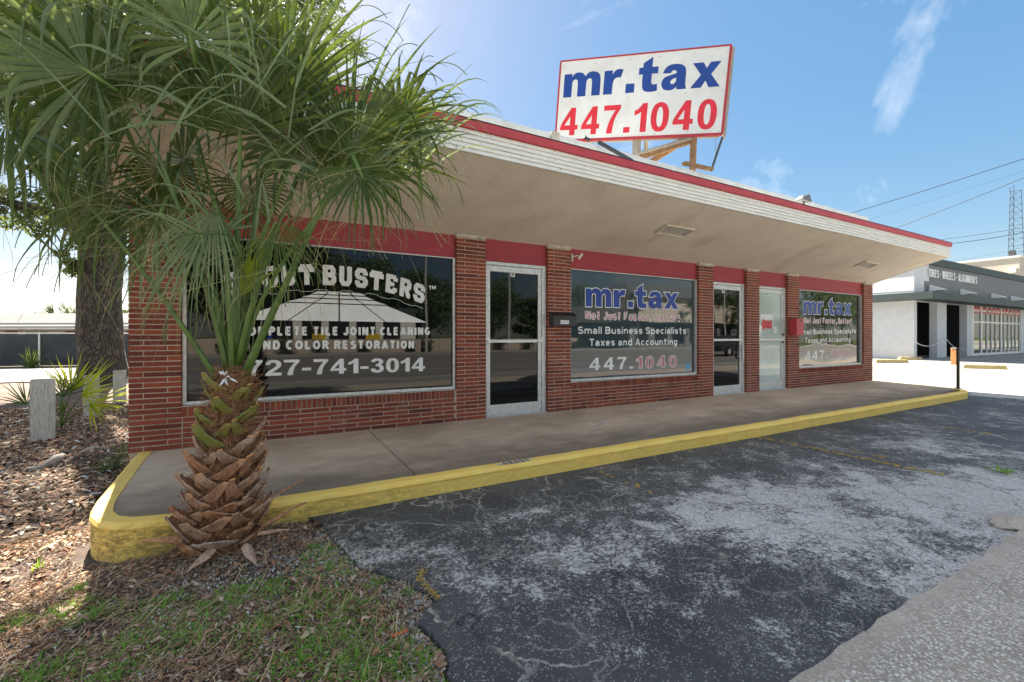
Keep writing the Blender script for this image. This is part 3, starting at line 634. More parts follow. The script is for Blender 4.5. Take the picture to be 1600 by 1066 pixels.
# street side
mb = MB(); mb.box(-200, 260, -8.2, -6.4, -.5, -.17); mb.build('street_verge', 'concrete_pale', kind='structure')
mb = MB(); mb.box(-200, 260, -8.5, -8.2, -.5, -.15); mb.box(-200, 260, -28.9, -28.6, -.5, -.12); mb.build('street_kerb', 'concrete_pale', kind='structure')
mb = MB(); mb.box(-200, 260, -28.6, -8.5, -.5, -.27); mb.build('street', 'street_asphalt', kind='structure')
mb = MB()
mb.box(-200, 260, -9.3, -9.18, -.268, -.266)
for Yl in (-12.9, -21.6, -25.1):
    for xk in range(-60, 90, 9): mb.box(xk, xk + 3.2 if Yl != -12.9 else xk + 9, Yl, Yl + .12, -.268, -.266)
mb.build('lane_lines', 'road_paint', kind='structure')
mb = MB(); mb.box(-200, 260, -17.4, -17.28, -.268, -.266); mb.box(-200, 260, -17.1, -16.98, -.268, -.266); mb.build('centre_lines', 'road_paint_yellow', kind='structure')
mb = MB(); mb.box(-200, 260, -31.0, -28.9, -.5, -.13); mb.build('far_sidewalk', 'concrete_pale', kind='structure')
# left rear lane
mb = MB(); mb.box(-80, 1.0, 13.4, 21.4, -.5, -.245); mb.build('side_lane', 'concrete_pale', kind='structure')
mb = MB(); mb.box(-80, 13.6, 21.4, 60, -.5, -.22); mb.build('rear_yard', 'dirt', kind='structure')

# parking stripes, worn
def stripe(x, ya, yb, w=.085, seed=0, dens=.62, slope=0.):
    rr = random.Random(seed); mb = MB(); n = int(abs(yb - ya) / .035)
    for q in range(n):
        yy = ya + (yb - ya) * q / n
        for c in range(3):
            if rr.random() < dens + .3 * mnoise.noise(Vector((x, yy * 2.0, seed))):
                xx = x + slope * (yy - ya) + (c - 1) * w / 3
                mb.face([(xx - w / 5 + rr.uniform(-.006, .006), yy - .03 + rr.uniform(-.01, .01), -.1365), (xx + w / 5 + rr.uniform(-.006, .006), yy - .028, -.1365), (xx + w / 5, yy + .01 + rr.uniform(-.01, .01), -.1365), (xx - w / 5, yy + .012, -.1365)])
    return mb
mk = MB()
for args in ((5.37, -2.12, -3.95, .09, 3, .5), (2.72, -2.2, -2.9, .07, 5, .12), (8.2, -2.1, -3.6, .08, 6, .25), (5.62, -3.0, -3.35, .08, 8, .4)):
    s_ = stripe(*args); k = len(mk.v); mk.v += s_.v; mk.f += [tuple(i + k for i in f) for f in s_.f]; mk.m += s_.m; mk.t += s_.t
for q in range(170):   # worn yellow corner mark near the broken edge
    k = random.random() ** .8; u, v = ((664, 886), (652, 905)) if q % 3 == 0 else ((652, 902), (686, 934))
    c_ = on_z(u[0] + (v[0] - u[0]) * k + random.gauss(0, 3.2), u[1] + (v[1] - u[1]) * k + random.gauss(0, 2.4), -.1362); r_ = random.uniform(.002, .007)
    mk.face([(c_.x + r_ * math.cos(a_ + q) * random.uniform(.6, 1.2), c_.y + r_ * math.sin(a_ + q) * random.uniform(.6, 1.2), -.1365 + q * 1e-6) for a_ in (0, 1.25, 2.5, 3.8, 5.0)])
mk.build('parking_stripes', 'road_paint_yellow', kind='structure')
mb = MB(); a = on_z(1478, 571, -.1365); mb.face([(21.4, .2, -.136), (21.55, .12, -.136), (24.6, 3.6, -.136), (24.45, 3.7, -.136)]); mb.build('far_parking_line', 'road_paint_yellow', kind='structure')

# walkway: slabs, raised
JX = [-.93, 1.04, 3.78, 6.6, 9.2, 11.6, 13.0]
wk = MB(); wk.box(-.95, 12.95, -1.8, .13, -.4, -.02); walk = wk.build('walkway', 'walk_concrete', kind='structure')
def kerb_left(y): return -1.02 + .03 * (y + 1.2)          # inner edge of the left kerb
slab = []
for a, b_ in zip(JX[:-1], JX[1:]):
    mb = MB(); g = .005
    if a < 0:
        pts = [(-1.03, .10), (-1.03, -.3), (-.99, -1.0), (-.945, -1.60), (-.91, -1.74), (-.84, -1.86), (-.72, -1.94), (-.5, -1.985), (b_ - g, -1.985), (b_ - g, .10)]
    elif b_ > 12.9:
        pts = [(a + g, .1), (a + g, -1.93), (12.7, -1.76), (12.98, -1.6), (13.35, -.3), (13.5, .1)]
    else:
        y1 = -1.985 + .03 * max(0, (a - 6) / 6); y2 = -1.985 + .03 * max(0, (b_ - 6) / 6)
        pts = [(a + g, .1), (a + g, y1), (b_ - g, y2), (b_ - g, .1)]
    n = len(pts); dz = random.uniform(-.002, .002)
    mb.face([(x, y, 0 + dz) for x, y in pts]); mb.face([(x, y, -.06) for x, y in reversed(pts)])
    for q in range(n): p0, p1 = pts[q], pts[(q + 1) % n]; mb.face([(p0[0], p0[1], -.06), (p1[0], p1[1], -.06), (p1[0], p1[1], dz), (p0[0], p0[1], dz)])
    me = mb.mesh('slab', 'walk_concrete'); bm = bmesh.new(); bm.from_mesh(me); bmesh.ops.recalc_face_normals(bm, faces=bm.faces); bm.to_mesh(me); bm.free()
    link('slab', me, walk, bevel=.006)
# kerb: profile swept along a path, in pieces
path = [(-1.115, .06), (-1.11, -.3), (-1.075, -.9), (-1.04, -1.45), (-1.02, -1.62), (-.985, -1.79), (-.91, -1.93), (-.80, -2.03), (-.66, -2.085), (-.45, -2.10)]
path += [(x, -2.10 + .018 * max(0, x - 6) / 6 + .004 * math.sin(x * 2.1)) for x in np.arange(-.2, 12.6, .28)] + [(12.55, -2.03), (12.72, -1.99), (12.86, -1.90), (12.98, -1.75), (13.2, -1.0), (13.50, .05)]
def offs(P, d):
    out = []
    for i in range(len(P)):
        a = Vector(P[max(i - 1, 0)]); b2 = Vector(P[min(i + 1, len(P) - 1)]); t_ = (b2 - a).normalized(); out.append((P[i][0] - t_.y * d, P[i][1] + t_.x * d))
    return out
def kerb(i0, i1, name='kerb_section'):
    mb = MB(); P = path[i0:i1 + 1]; full = path
    prof = [(0.012, -.36), (.006, -.05), (.0, -.028), (.012, -.006), (.03, .003), (.115, .004), (.118, -.06)]
    lines = [offs(full, d)[i0:i1 + 1] for d, z in prof]
    rings = []
    for i in range(len(P)):
        rings.append(len(mb.v))
        for (d, z), Ln in zip(prof, lines):
            x, y = Ln[i]; c = .006 * mnoise.noise(Vector((x * 3, y * 3, z * 9))) + .004 * mnoise.noise(Vector((x * 14, y * 14, z * 20)))
            mb.v.append((x + (c if i not in (0, len(P) - 1) else 0), y + c, z + (c * .7 if z > -.04 else 0)))
    m_ = len(prof)
    for i in range(len(P) - 1):
        for q in range(m_ - 1): mb.f.append((rings[i] + q, rings[i + 1] + q, rings[i + 1] + q + 1, rings[i] + q + 1)); mb.m.append(0); mb.t.append(None)
    for r_ in (rings[0], rings[-1]): mb.f.append(tuple(r_ + q for q in range(m_))); mb.m.append(0); mb.t.append(None)
    me = mb.mesh(name, 'kerb_yellow'); bm = bmesh.new(); bm.from_mesh(me)
    bmesh.ops.subdivide_edges(bm, edges=bm.edges, cuts=1); bmesh.ops.recalc_face_normals(bm, faces=bm.faces); bm.to_mesh(me); bm.free()
    return me
# densify path so chips look natural, split at the joints
dp = []
for a, b_ in zip(path[:-1], path[1:]):
    n = max(1, int(math.dist(a, b_) / .09))
    for q in range(n): dp.append((a[0] + (b_[0] - a[0]) * q / n, a[1] + (b_[1] - a[1]) * q / n))
path = dp + [path[-1]]
kr = bpy.data.objects.new('kerb', kerb(0, 1, 'kerb')); COL.objects.link(kr); kr['kind'] = 'structure'
cuts = [1] + [min(range(len(path)), key=lambda i: abs(path[i][0] - jx) + (10 if path[i][1] > -1.9 else 0)) for jx in JX[1:-1]] + [len(path) - 1]
for a, b_ in zip(cuts[:-1], cuts[1:]):
    P0 = path[a]; link('kerb_section', kerb(a, b_), kr)
# ------------------------------------------------------------------ the store
PIERS = [(-1.18, -.77), (2.17, 2.60), (3.61, 4.03), (6.93, 7.34), (8.35, 8.77), (9.78, 10.21), (13.10, 13.55)]
store = thing('brick_store', 'low brick strip store with slanted white canopy, red header band and three glass doors', 'store', (6.2, 6, 0))
CO, JT = .0517, .011                       # course height and mortar joint
core = MB()
for a, b_ in PIERS: core.box(a + .006, b_ - .006, .0055, .16, -.05, 2.47)
for a, b_ in ((-.77, 2.17), (4.03, 6.93), (10.21, 13.10)): core.box(a - .004, b_ + .004, .006, .15, -.05, .405)
wall = core.build('brick_front', 'mortar', store)
shell = MB(); shell.box(-1.15, 13.52, .20, 12.0, -.3, 3.3); shell.build('block_walls', 'painted_block', store)
BR = []          # (x0,x1,z0,z1) of every brick with depth y0..y1
for (a, b_) in PIERS:
    for c in range(int(2.47 / CO)):
        z0 = c * CO + .004; z1 = z0 + CO - JT; w = b_ - a; s_ = .30 * (w / .42)
        if c % 2: L_ = [(a, a + s_), (a + s_ + JT, b_)]
        else: L_ = [(a, b_ - s_ - JT), (b_ - s_, b_)]
        for x0, x1 in L_: BR.append((x0, x1, 0, .10, z0, z1))
for a, b_ in ((-.77, 2.17), (4.03, 6.93), (10.21, 13.10)):
    for c in range(6):
        z0 = c * CO + .004; z1 = z0 + CO - JT; x = a + JT - (.155 if c % 2 else 0)
        while x < b_ - .02:
            x0 = max(x, a + JT); x1 = min(x + .295, b_ - JT)
            if x1 - x0 > .04: BR.append((x0, x1, 0, .10, z0, z1))
            x += .306
    x = a + .004
    while x < b_ - .03:
        BR.append((x, min(x + .041, b_ - .002), -.004, .055, .316, .415)); x += .0520
def brick_mesh(dx, dy, dz, tint):
    mb = MB(); c = .0025; x, y, z = dx / 2, dy, dz / 2
    mb.v = [(-x, y, -z), (x, y, -z), (x, y, z), (-x, y, z), (-x, c, -z), (x, c, -z), (x, c, z), (-x, c, z), (-x + c, 0, -z + c), (x - c, 0, -z + c), (x - c, 0, z - c), (-x + c, 0, z - c)]
    for q in ((0, 4, 7, 3), (1, 2, 6, 5), (3, 7, 6, 2), (0, 1, 5, 4), (4, 5, 9, 8), (5, 6, 10, 9), (6, 7, 11, 10), (7, 4, 8, 11), (8, 9, 10, 11)):
        mb.f.append(q); mb.m.append(0); mb.t.append(tint)
    return mb
def px_area(b_):
    P0 = Vector(((b_[0] + b_[1]) / 2, 0, (b_[4] + b_[5]) / 2)) - CAMP; w = P0.dot(AX)
    u = 800 + F_PX * P0.dot(RT) / w; v = HORIZON - F_PX * P0.z / w
    hid = (u < 700 and v < 560 and u > 285) or u < 195
    return (b_[1] - b_[0]) * (b_[5] - b_[4]) / w ** 3 * (0.01 if hid else 1)
BR.sort(key=px_area, reverse=True)
cache = {}
for b_ in BR[:299]:
    key = (round(b_[1] - b_[0], 2), round(b_[5] - b_[4], 2), random.choice((0, .2, .35, .5, .7, 1.0)))
    if key not in cache: cache[key] = brick_mesh(b_[1] - b_[0], b_[3] - b_[2], b_[5] - b_[4], key[2]).mesh('brick', 'brick')
    o = link('brick', cache[key], wall, loc=((b_[0] + b_[1]) / 2, b_[2] + random.uniform(-.0025, .002), (b_[4] + b_[5]) / 2 + random.uniform(-.001, .001)))
    o.rotation_euler = (random.uniform(-.006, .006), random.uniform(-.004, .004), 0)
rest = MB()
for b_ in BR[299:]:
    q = brick_mesh(b_[1] - b_[0], b_[3] - b_[2], b_[5] - b_[4], random.random()); k = len(rest.v)
    ox, oy, oz = (b_[0] + b_[1]) / 2, b_[2] + random.uniform(-.0025, .002), (b_[4] + b_[5]) / 2
    rest.v += [(v_[0] + ox, v_[1] + oy, v_[2] + oz) for v_ in q.v]; rest.f += [tuple(i + k for i in f) for f in q.f]; rest.m += q.m; rest.t += q.t
rest.build('bricks', 'brick', wall, kind='stuff')
# mortar caps on top of the piers
for a, b_ in PIERS:
    mb = MB(); n = 9
    for q in range(n):
        x0 = a - .006 + (b_ - a + .012) * q / n; x1 = a - .006 + (b_ - a + .012) * (q + 1) / n
        mb.box(x0, x1, -.022 + random.uniform(-.004, .004), .05, 2.455 - random.uniform(.0, .028), 2.483)
    mb.build('pier_cap', 'mortar_cap', store)
# red header band, recessed
for (a, b_), door in zip([(-.77, 2.17), (2.60, 3.61), (4.03, 6.93), (7.34, 8.35), (8.77, 9.78), (10.21, 13.10)], (0, 1, 0, 1, 1, 0)):
    mb = MB(); mb.box(a, b_, .055, .15, 2.205, 2.56); mb.box(a, b_, .045, .15, 2.168, 2.202); mb.build('header_band', 'red_paint', store)

# windows
def wmap(Yg): return lambda x, y, d: (x, Yg - d, y)
def window(a, b_, gl, z0=.425, z1=2.165, Yf=.045):
    mb = MB(); t_ = .034
    mb.box(a + .002, b_ - .002, Yf, Yf + .07, z0, z0 + t_); mb.box(a + .002, b_ - .002, Yf, Yf + .07, z1 - .012, z1)
    mb.box(a + .002, a + t_, Yf, Yf + .07, z0 + t_, z1 - .012); mb.box(b_ - t_, b_ - .002, Yf, Yf + .07, z0 + t_, z1 - .012)
    w = mb.build('window', 'aluminium', store)
    pn = MB(); pn.box(a + .03, b_ - .03, Yf + .035, Yf + .043, z0 + .03, z1 - .02); pn.build('pane', gl, w)
    cr_ = MB(); cr_.box(a, b_, .0, .045, z0 - .012, z0 - .004); cr_.build('sill_caulk', 'mortar_cap', w)
    return w
YG = .045 + .035
def ls(w, name, s, u0, v0, u1, v1, h, sw, mat, lift=.001, **kw):
    """lettering laid on glass between two base line points given in photograph pixels"""
    A = on_y(u0, v0, YG); B = on_y(u1, v1, YG); L_ = B.x - A.x
    return lettering(name, s, L_, h, sw, lambda x, y, d: (A.x + x, YG - lift - d, A.z + (B.z - A.z) * x / L_ + y), mat, w, **kw)
def lb_(w, s, u0, v0, u1, v1, h, mat, gap, grow=0., lift=.001):
    A = on_y(u0, v0, YG); B = on_y(u1, v1, YG); L_ = B.x - A.x
    bold(s, L_, h, lambda x, y, d: (A.x + x, YG - d, A.z + (B.z - A.z) * x / L_ + y), mat, w, gap, grow, lift)
w1 = window(-.77, 2.17, 'glass_dark')
A = on_y(654, 463, YG); xc = on_y(522, 440, YG).x; Lh = A.x + .07 - xc
def arch(x, y, d):
    s_ = (x - Lh) / Lh; zc = 1.72 - .185 * abs(s_) ** 2.2
    return (xc + x - Lh + .10 * s_ * y * 1.2, YG - .001 - d, zc + y * (1 - .0 * s_))
lettering('lettering', 'GROUT BUSTERS', 2 * Lh, .235, .054, arch, 'vinyl_white', w1, gap=.022, font=SL)
for sgn in (1,):   # thin drop outline under the letters
    mb = MB(); P = []
    for q in range(60):
        x = 2 * Lh * q / 59; p_ = arch(x, -.055 - .02 * (1 if (q // 4) % 2 else 0), .0); P.append(p_)
    for a, b_ in zip(P[:-1], P[1:]): mb.beam(a, b_, .004, .004)
    mb.build('outline', 'vinyl_white', w1)
ls(w1, 'lettering', 'TM', 670, 453, 681, 452, .05, .011, 'vinyl_white')
ls(w1, 'lettering', 'COMPLETE TILE JOINT CLEANING', 372, 525, 672, 524, .105, .027, 'vinyl_white', gap=.018)
ls(w1, 'lettering', 'AND COLOR RESTORATION', 395, 547, 647, 545, .105, .027, 'vinyl_white', gap=.020)
lb_(w1, '727-741-3014', 384, 588.5, 664, 580, .175, 'vinyl_white', .09)
# hip roof decal: white panels with dark gaps
mb = MB(); zb, z1_, z2_, z3_, zt = [on_y(525, v_, YG).z for v_ in (502, 474, 466.5, 460.5, 455)]
hw = {zb: 1.075, z1_: .555, z2_: .40, z3_: .30, zt: .235}
lv = [zb, z1_, z2_, z3_, zt]; cols_ = [-1, -.5, 0, .5, 1]
xm = on_y(530, 480, YG).x; g = .008
def half(z): 
    for a, b_ in zip(lv[:-1], lv[1:]):
        if a <= z <= b_ + 1e-6: k = (z - a) / (b_ - a); return hw[a] + (hw[b_] - hw[a]) * k
for a, b_ in zip(lv[:-1], lv[1:]):
    n = 4 if a == zb else 4
    for q in range(n):
        c0, c1 = cols_[q], cols_[q + 1]
        gb = g if q else 0; ge = g if q < n - 1 else 0
        mb.face([(xm + c0 * hw[a] + gb, YG - .0012, a), (xm + c1 * hw[a] - ge, YG - .0012, a), (xm + c1 * hw[b_] - ge, YG - .0012, b_ - .012), (xm + c0 * hw[b_] + gb, YG - .0012, b_ - .012)])
mb.build('roof_decal', 'vinyl_white', w1)

def taxwin(w, p, cut=False):
    lb_(w, 'mr.tax', *p[0], p[1] * .735, 'vinyl_white', .15, .013, .001)
    lb_(w, 'mr.tax', *p[0], p[1] * .735, 'vinyl_blue', .15, 0., .0022)
    ls(w, 'lettering', 'Not Just Faster, Better!', *p[2], .125, .022, 'vinyl_white', gap=.026, grow=.012, lift=.001)
    ls(w, 'lettering', 'Not Just Faster, Better!', *p[2], .125, .018, 'vinyl_pink', gap=.030, lift=.0022)
    ls(w, 'lettering', 'Small Business Specialists', *p[3], .118, .022, 'vinyl_white', gap=.022)
    ls(w, 'lettering', 'Taxes and Accounting', *p[4], .118, .022, 'vinyl_white', gap=.024)
    lb_(w, '447.', *p[5], .20, 'vinyl_white', .22)
    lb_(w, '1040', *p[6], .20, 'vinyl_white', .24, .007, .001)
    lb_(w, '1040', *p[6], .20, 'vinyl_pink', .24, -.006, .0022)
w2 = window(4.03, 6.93, 'glass_grey')
taxwin(w2, [(915, 479, 1060, 483), .40, (915, 498.5, 1061, 502), (903, 522, 1072, 522), (921, 541, 1058, 539), (921, 579, 989, 576), (994, 576, 1057, 573)])
mb = MB(); c = on_y(1075, 573, YG); mb.disc((c.x, YG, c.z), .06, n=16, depth=.0015); mb.build('sticker', 'vinyl_cyan', w2)
w3 = window(10.21, 13.10, 'glass_end')
taxwin(w3, [(1255, 491, 1330, 492.5), .40, (1256, 505, 1330, 506), (1249, 523, 1337, 521), (1258, 536, 1329, 534), (1258, 563, 1293, 560), (1298, 560.5, 1328, 558)])

# doors
def door(a, b_, gl, letter, dark=True):
    Yf = .05; mb = MB(); z1 = 2.165
    mb.box(a + .002, a + .036, Yf, Yf + .09, .0, z1); mb.box(b_ - .075, b_ - .002, Yf, Yf + .09, 0, z1); mb.box(a + .036, b_ - .075, Yf, Yf + .09, z1 - .045, z1)
    f = mb.build('door', 'aluminium', store, bevel=.003)
    lf = MB(); x0, x1 = a + .040, b_ - .080; y0, y1 = Yf + .012, Yf + .055
    lf.box(x0, x0 + .052, y0, y1, .012, z1 - .05); lf.box(x1 - .052, x1, y0, y1, .012, z1 - .05)
    lf.box(x0 + .052, x1 - .052, y0, y1, z1 - .135, z1 - .05); lf.box(x0 + .052, x1 - .052, y0, y1, .012, .165)
    lf.build('door_leaf', 'aluminium', f, bevel=.003)
    g_ = MB(); g_.box(x0 + .05, x1 - .05, y0 + .02, y0 + .027, .16, z1 - .13); g_.build('pane', gl, f)
    bb = MB(); bb.box(x0 + .0, x1 + .0, y0 - .022, y0 - .004, 1.035, 1.075); bb.box(x0 + .01, x0 + .03, y0 - .004, y0, 1.04, 1.07); bb.box(x1 - .03, x1 - .01, y0 - .004, y0, 1.04, 1.07); bb.build('push_bar', 'aluminium', f)
    th_ = MB(); th_.box(a + .002, b_ - .002, Yf - .03, Yf + .09, .0025, .012); th_.build('threshold', 'aluminium', f)
    hg = MB()
    for z in (.25, 1.06, 1.95): hg.tube([(x1 + .002, y0 - .006, z - .05), (x1 + .002, y0 - .006, z + .05)], .008, 6)
    hg.build('hinge', 'aluminium', f)
    return f, x0, x1, y0
YD = .05 + .012 + .02
dA, x0, x1, y0 = door(2.60, 3.61, 'glass_dark', 'A')
pl = MB(); cA = on_y(801, 428, YD); pl.box(cA.x - .035, cA.x + .035, YD - .002, YD - .0005, cA.z - .045, cA.z + .045); pl.build('letter_plate', 'vinyl_white', dA)
lettering('letter', 'A', .045, .066, .012, lambda x, y, d: (cA.x - .022 + x, YD - .0025 - d, cA.z - .033 + y), 'black_paint', dA)
dB, x0, x1, y0 = door(7.34, 8.35, 'glass_dark', 'B')
pl = MB(); cB = on_y(1130, 454, YD); pl.box(cB.x - .04, cB.x + .04, YD - .002, YD - .0005, cB.z - .045, cB.z + .045); pl.build('letter_plate', 'vinyl_white', dB)
lettering('letter', 'B', .045, .066, .012, lambda x, y, d: (cB.x - .022 + x, YD - .0025 - d, cB.z - .033 + y), 'black_paint', dB)
hd = MB(); P = [(x1 - .03, y0 - .05, .68), (x1 - .03, y0 - .055, .72), (x1 - .03, y0 - .055, .90), (x1 - .03, y0 - .05, .94)]
hd.tube([(x1 - .03, y0, .68)] + P + [(x1 - .03, y0, .94)], .018, 8); hd.build('handle', 'vinyl_white', dB)
dC, x0, x1, y0 = door(8.77, 9.78, 'glass_pale', 'C')
cC = on_y(1198, 458, YD); lettering('letter', 'C', .055, .085, .014, lambda x, y, d: (cC.x - .022 + x, YD - .0015 - d, cC.z - .04 + y), 'black_paint', dC)
ar = MB(); a0 = on_y(1189, 507, YD); a1 = on_y(1206, 507, YD); h = .085
ar.face([(a0.x, YD - .002, a0.z), (a0.x + .11, YD - .002, a0.z - .15), (a0.x + .11, YD - .002, a0.z - h)][::1]); zz = a0.z
ar = MB(); xs_ = [(a0.x, 0), (a0.x + .10, -.15), (a0.x + .10, -.085), (a1.x, -.085), (a1.x, .085), (a0.x + .10, .085), (a0.x + .10, .15)]
ar.face([(x, YD - .002, zz + z) for x, z in xs_]); ar.build('arrow_sign', 'vinyl_red', dC)
pp = MB(); p0 = on_y(1188, 491, YD); p1 = on_y(1208, 500, YD); pp.box(p0.x, p1.x, YD - .0015, YD - .0005, p1.z, p0.z); p0 = on_y(1209, 511, YD); pp.box(p0.x, p0.x + .11, YD - .0015, YD - .0005, p0.z - .14, p0.z); pp.build('paper_notice', 'vinyl_white', dC)
dl = MB(); 
for z in (1.16, 1.00): dl.disc((x1 - .02, y0, z), .022, (0, -1, 0), 12, 0, .03)
dl.build('lock', 'steel_dark', dC)

# canopy: slanted soffit, lapped siding on the fascia, red edge
X0, X1, YF, ZB, ZT = -1.30, 13.53, -1.47, 2.92, 3.15
mb = MB()
mb.hexa([(X0, YF + .02, ZB + .01), (X1, YF + .02, ZB + .01), (X1, .2, 2.48 - .055), (X0, .2, 2.48 - .055), (X0, YF + .02, ZT + .04), (X1, YF + .02, ZT + .04), (X1, .2, 3.30), (X0, .2, 3.30)])
can = mb.build('canopy', 'soffit_paint', store)
nb = 5; hb = (ZT - ZB) / nb
for q in range(nb):
    z0 = ZB + q * hb
    b2 = MB(); b2.hexa([(X0 - .02, YF - .018, z0), (X1 + .004, YF - .018, z0), (X1 + .004, YF + .02, z0), (X0 - .02, YF + .02, z0), (X0 - .02, YF - .004, z0 + hb - .003), (X1 + .004, YF - .004, z0 + hb - .003), (X1 + .004, YF + .02, z0 + hb - .003), (X0 - .02, YF + .02, z0 + hb - .003)])
    b2.build('fascia_board', 'white_siding', can)
for xa, nm in ((X1 + .004, 0), (X0 - .022, 1)):       # end boards
    b2 = MB(); b2.hexa([(xa, YF + .02, ZB), (xa + .018, YF + .02, ZB), (xa + .018, -.02, 2.475), (xa, -.02, 2.475), (xa, YF + .02, ZT), (xa + .018, YF + .02, ZT), (xa + .018, -.02, ZT + .02), (xa, -.02, ZT + .02)]); b2.build('end_board', 'white_siding', can)
b2 = MB(); b2.box(X0 - .03, X1 + .03, YF - .034, YF + .05, ZT + .001, ZT + .088); b2.build('edge_trim', 'red_trim', can, bevel=.004)
b2 = MB(); b2.box(X0 - .03, X1 + .03, YF - .038, YF + .10, ZT + .0885, ZT + .096); b2.build('drip_edge', 'steel_dark', can)
b2 = MB()
for x in np.arange(-.9, 13.4, 1.22):
    for z in (ZB + .03, ZB + .12, ZB + .21): b2.disc((x + random.uniform(-.05, .05), YF - .008, z), .005, (0, -1, 0), 6, 0, .006)
b2.build('nail_heads', 'steel_dark', can, kind='stuff')
rf = MB(); rf.box(X0, X1, YF + .05, .19, ZT + .06, ZT + .075); rf.build('canopy_roof', 'white_stucco', can)
# soffit vents
sl = (2.48 - ZB) / (0 - YF)
for cx, cy in ((5.38, -.80), (11.5, -.72)):
    zc = 2.48 + sl * cy - .012
    v0 = MB(); fx, fy = .30, .12
    def sp(x, y, dz): return (cx + x, cy + y, 2.475 + (ZB - 2.48) * (cy + y) / YF + dz)
    for (xa, xb, ya, yb) in ((-fx, fx, -fy, -fy + .025), (-fx, fx, fy - .025, fy), (-fx, -fx + .025, -fy + .025, fy - .025), (fx - .025, fx, -fy + .025, fy - .025)):
        v0.hexa([sp(xa, ya, -.014), sp(xb, ya, -.014), sp(xb, yb, -.014), sp(xa, yb, -.014), sp(xa, ya, .01), sp(xb, ya, .01), sp(xb, yb, .01), sp(xa, yb, .01)])
    vn = v0.build('soffit_vent', 'soffit_paint', can)
    for q in range(7):
        s_ = MB(); ya = -fy + .03 + q * .027
        s_.hexa([sp(-fx + .025, ya, -.010), sp(fx - .025, ya, -.010), sp(fx - .025, ya + .018, -.002), sp(-fx + .025, ya + .018, -.002), sp(-fx + .025, ya, -.007), sp(fx - .025, ya, -.007), sp(fx - .025, ya + .018, .001), sp(-fx + .025, ya + .018, .001)]); k_ = s_.build('slat', 'aluminium', vn)
# parapet with rolled cap
pr = MB(); n = 46
xs_ = np.linspace(-1.2, 13.38, n)
prof = [(-.012, 3.22), (-.006, 3.9), (.012, 4.10), (.05, 4.17), (.12, 4.20), (.30, 4.19), (.32, 3.22)]
for i, x in enumerate(xs_):
    for (y, z) in prof:
        dz = (.015 * mnoise.noise(Vector((x * 1.1, 0, 1))) + .006 * mnoise.noise(Vector((x * 5, 0, 3)))) if z > 4 else 0
        pr.v.append((x, y + .008 * mnoise.noise(Vector((x * 2, z * 2, 7))), z + dz))
m_ = len(prof)
for i in range(n - 1):
    for q in range(m_ - 1): pr.f.append((i * m_ + q, (i + 1) * m_ + q, (i + 1) * m_ + q + 1, i * m_ + q + 1)); pr.m.append(0); pr.t.append(None)
for i in (0, n - 1): pr.f.append(tuple(i * m_ + q for q in range(m_))); pr.m.append(0); pr.t.append(None)
par = pr.build('parapet', 'white_stucco', store)
lp = MB(); p_ = on_y(866, 210, -.01); p_ = on_y(867, 214, -.012); lp.box(p_.x - .07, p_.x + .07, -.03, .0, p_.z - .07, p_.z + .07); lp.build('patch_plate', 'mortar_cap', par)
fl = MB(); fl.box(-1.15, 13.36, .3, 12.0, 3.301, 3.36); fl.build('roof_deck', 'concrete_pale', store)
for x in (6.55, 6.9, 7.9, 8.15, 2.6, 11.2): 
    z = 3.75 if x < 9 else 3.95
    lm = MB(); lm.disc((x, -.01, z), .025, (0, -1, 0), 10, 0, .02); lm.build('roof_rivet', 'mortar_cap', par)

# boxes and fittings that hang on the store
t1 = thing('wall_mailbox', 'black metal letterbox with pale number label on the brick pier right of door A', 'mailbox', (3.80, -.06, 1.28))
mb = MB(); mb.hexa([(3.63, -.115, 1.27), (4.05, -.115, 1.27), (4.05, -.012, 1.27), (3.63, -.012, 1.27), (3.63, -.115, 1.43), (4.05, -.115, 1.43), (4.05, -.012, 1.48), (3.63, -.012, 1.48)]); mb.build('box', 'black_paint', t1, bevel=.006)
mb = MB(); mb.hexa([(3.625, -.125, 1.405), (4.055, -.125, 1.405), (4.055, -.012, 1.462), (3.625, -.012, 1.462), (3.625, -.125, 1.425), (4.055, -.125, 1.425), (4.055, -.012, 1.487), (3.625, -.012, 1.487)]); mb.build('lid', 'black_paint', t1)
mb = MB(); mb.box(3.755, 3.905, -.118, -.1155, 1.305, 1.36); lb = mb.build('number_label', 'vinyl_white', t1)
lettering('digits', '2111', .10, .034, .006, lambda x, y, d: (3.78 + x, -.119 - d, 1.316 + y), 'steel_dark', t1, gap=.008)
t2 = thing('drop_box', 'small red metal drop box hanging on the brick pier right of door C', 'drop box', (9.92, -.06, 1.15))
mb = MB(); mb.box(9.80, 10.06, -.17, -.006, 1.15, 1.50); mb.build('box', 'red_box', t2, bevel=.008)
mb = MB(); mb.box(9.90, 9.99, -.1725, -.1695, 1.435, 1.465); mb.build('slot', 'black_paint', t2)
t3 = thing('security_camera', 'tiny white camera bracket high on the brick pier left of the middle window', 'camera', (4.07, 0, 2.33))
mb = MB(); mb.tube([(4.035, -.02, 2.33), (4.10, -.06, 2.35), (4.13, -.09, 2.335)], .008, 6); mb.build('bracket', 'lightning_white', t3)
mb = MB(); mb.tube([(4.12, -.07, 2.30), (4.155, -.12, 2.375)], .019, 8); mb.build('body', 'lightning_white', t3)
mb = MB(); mb.box(4.033, 4.045, -.03, .01, 2.26, 2.38); mb.build('base_plate', 'lightning_white', t3)
t4 = thing('floodlight', 'grey box floodlight standing on the red canopy edge', 'floodlight', (8.0, -1.35, 3.25))
fa = on_y(1254, 311, -1.35)
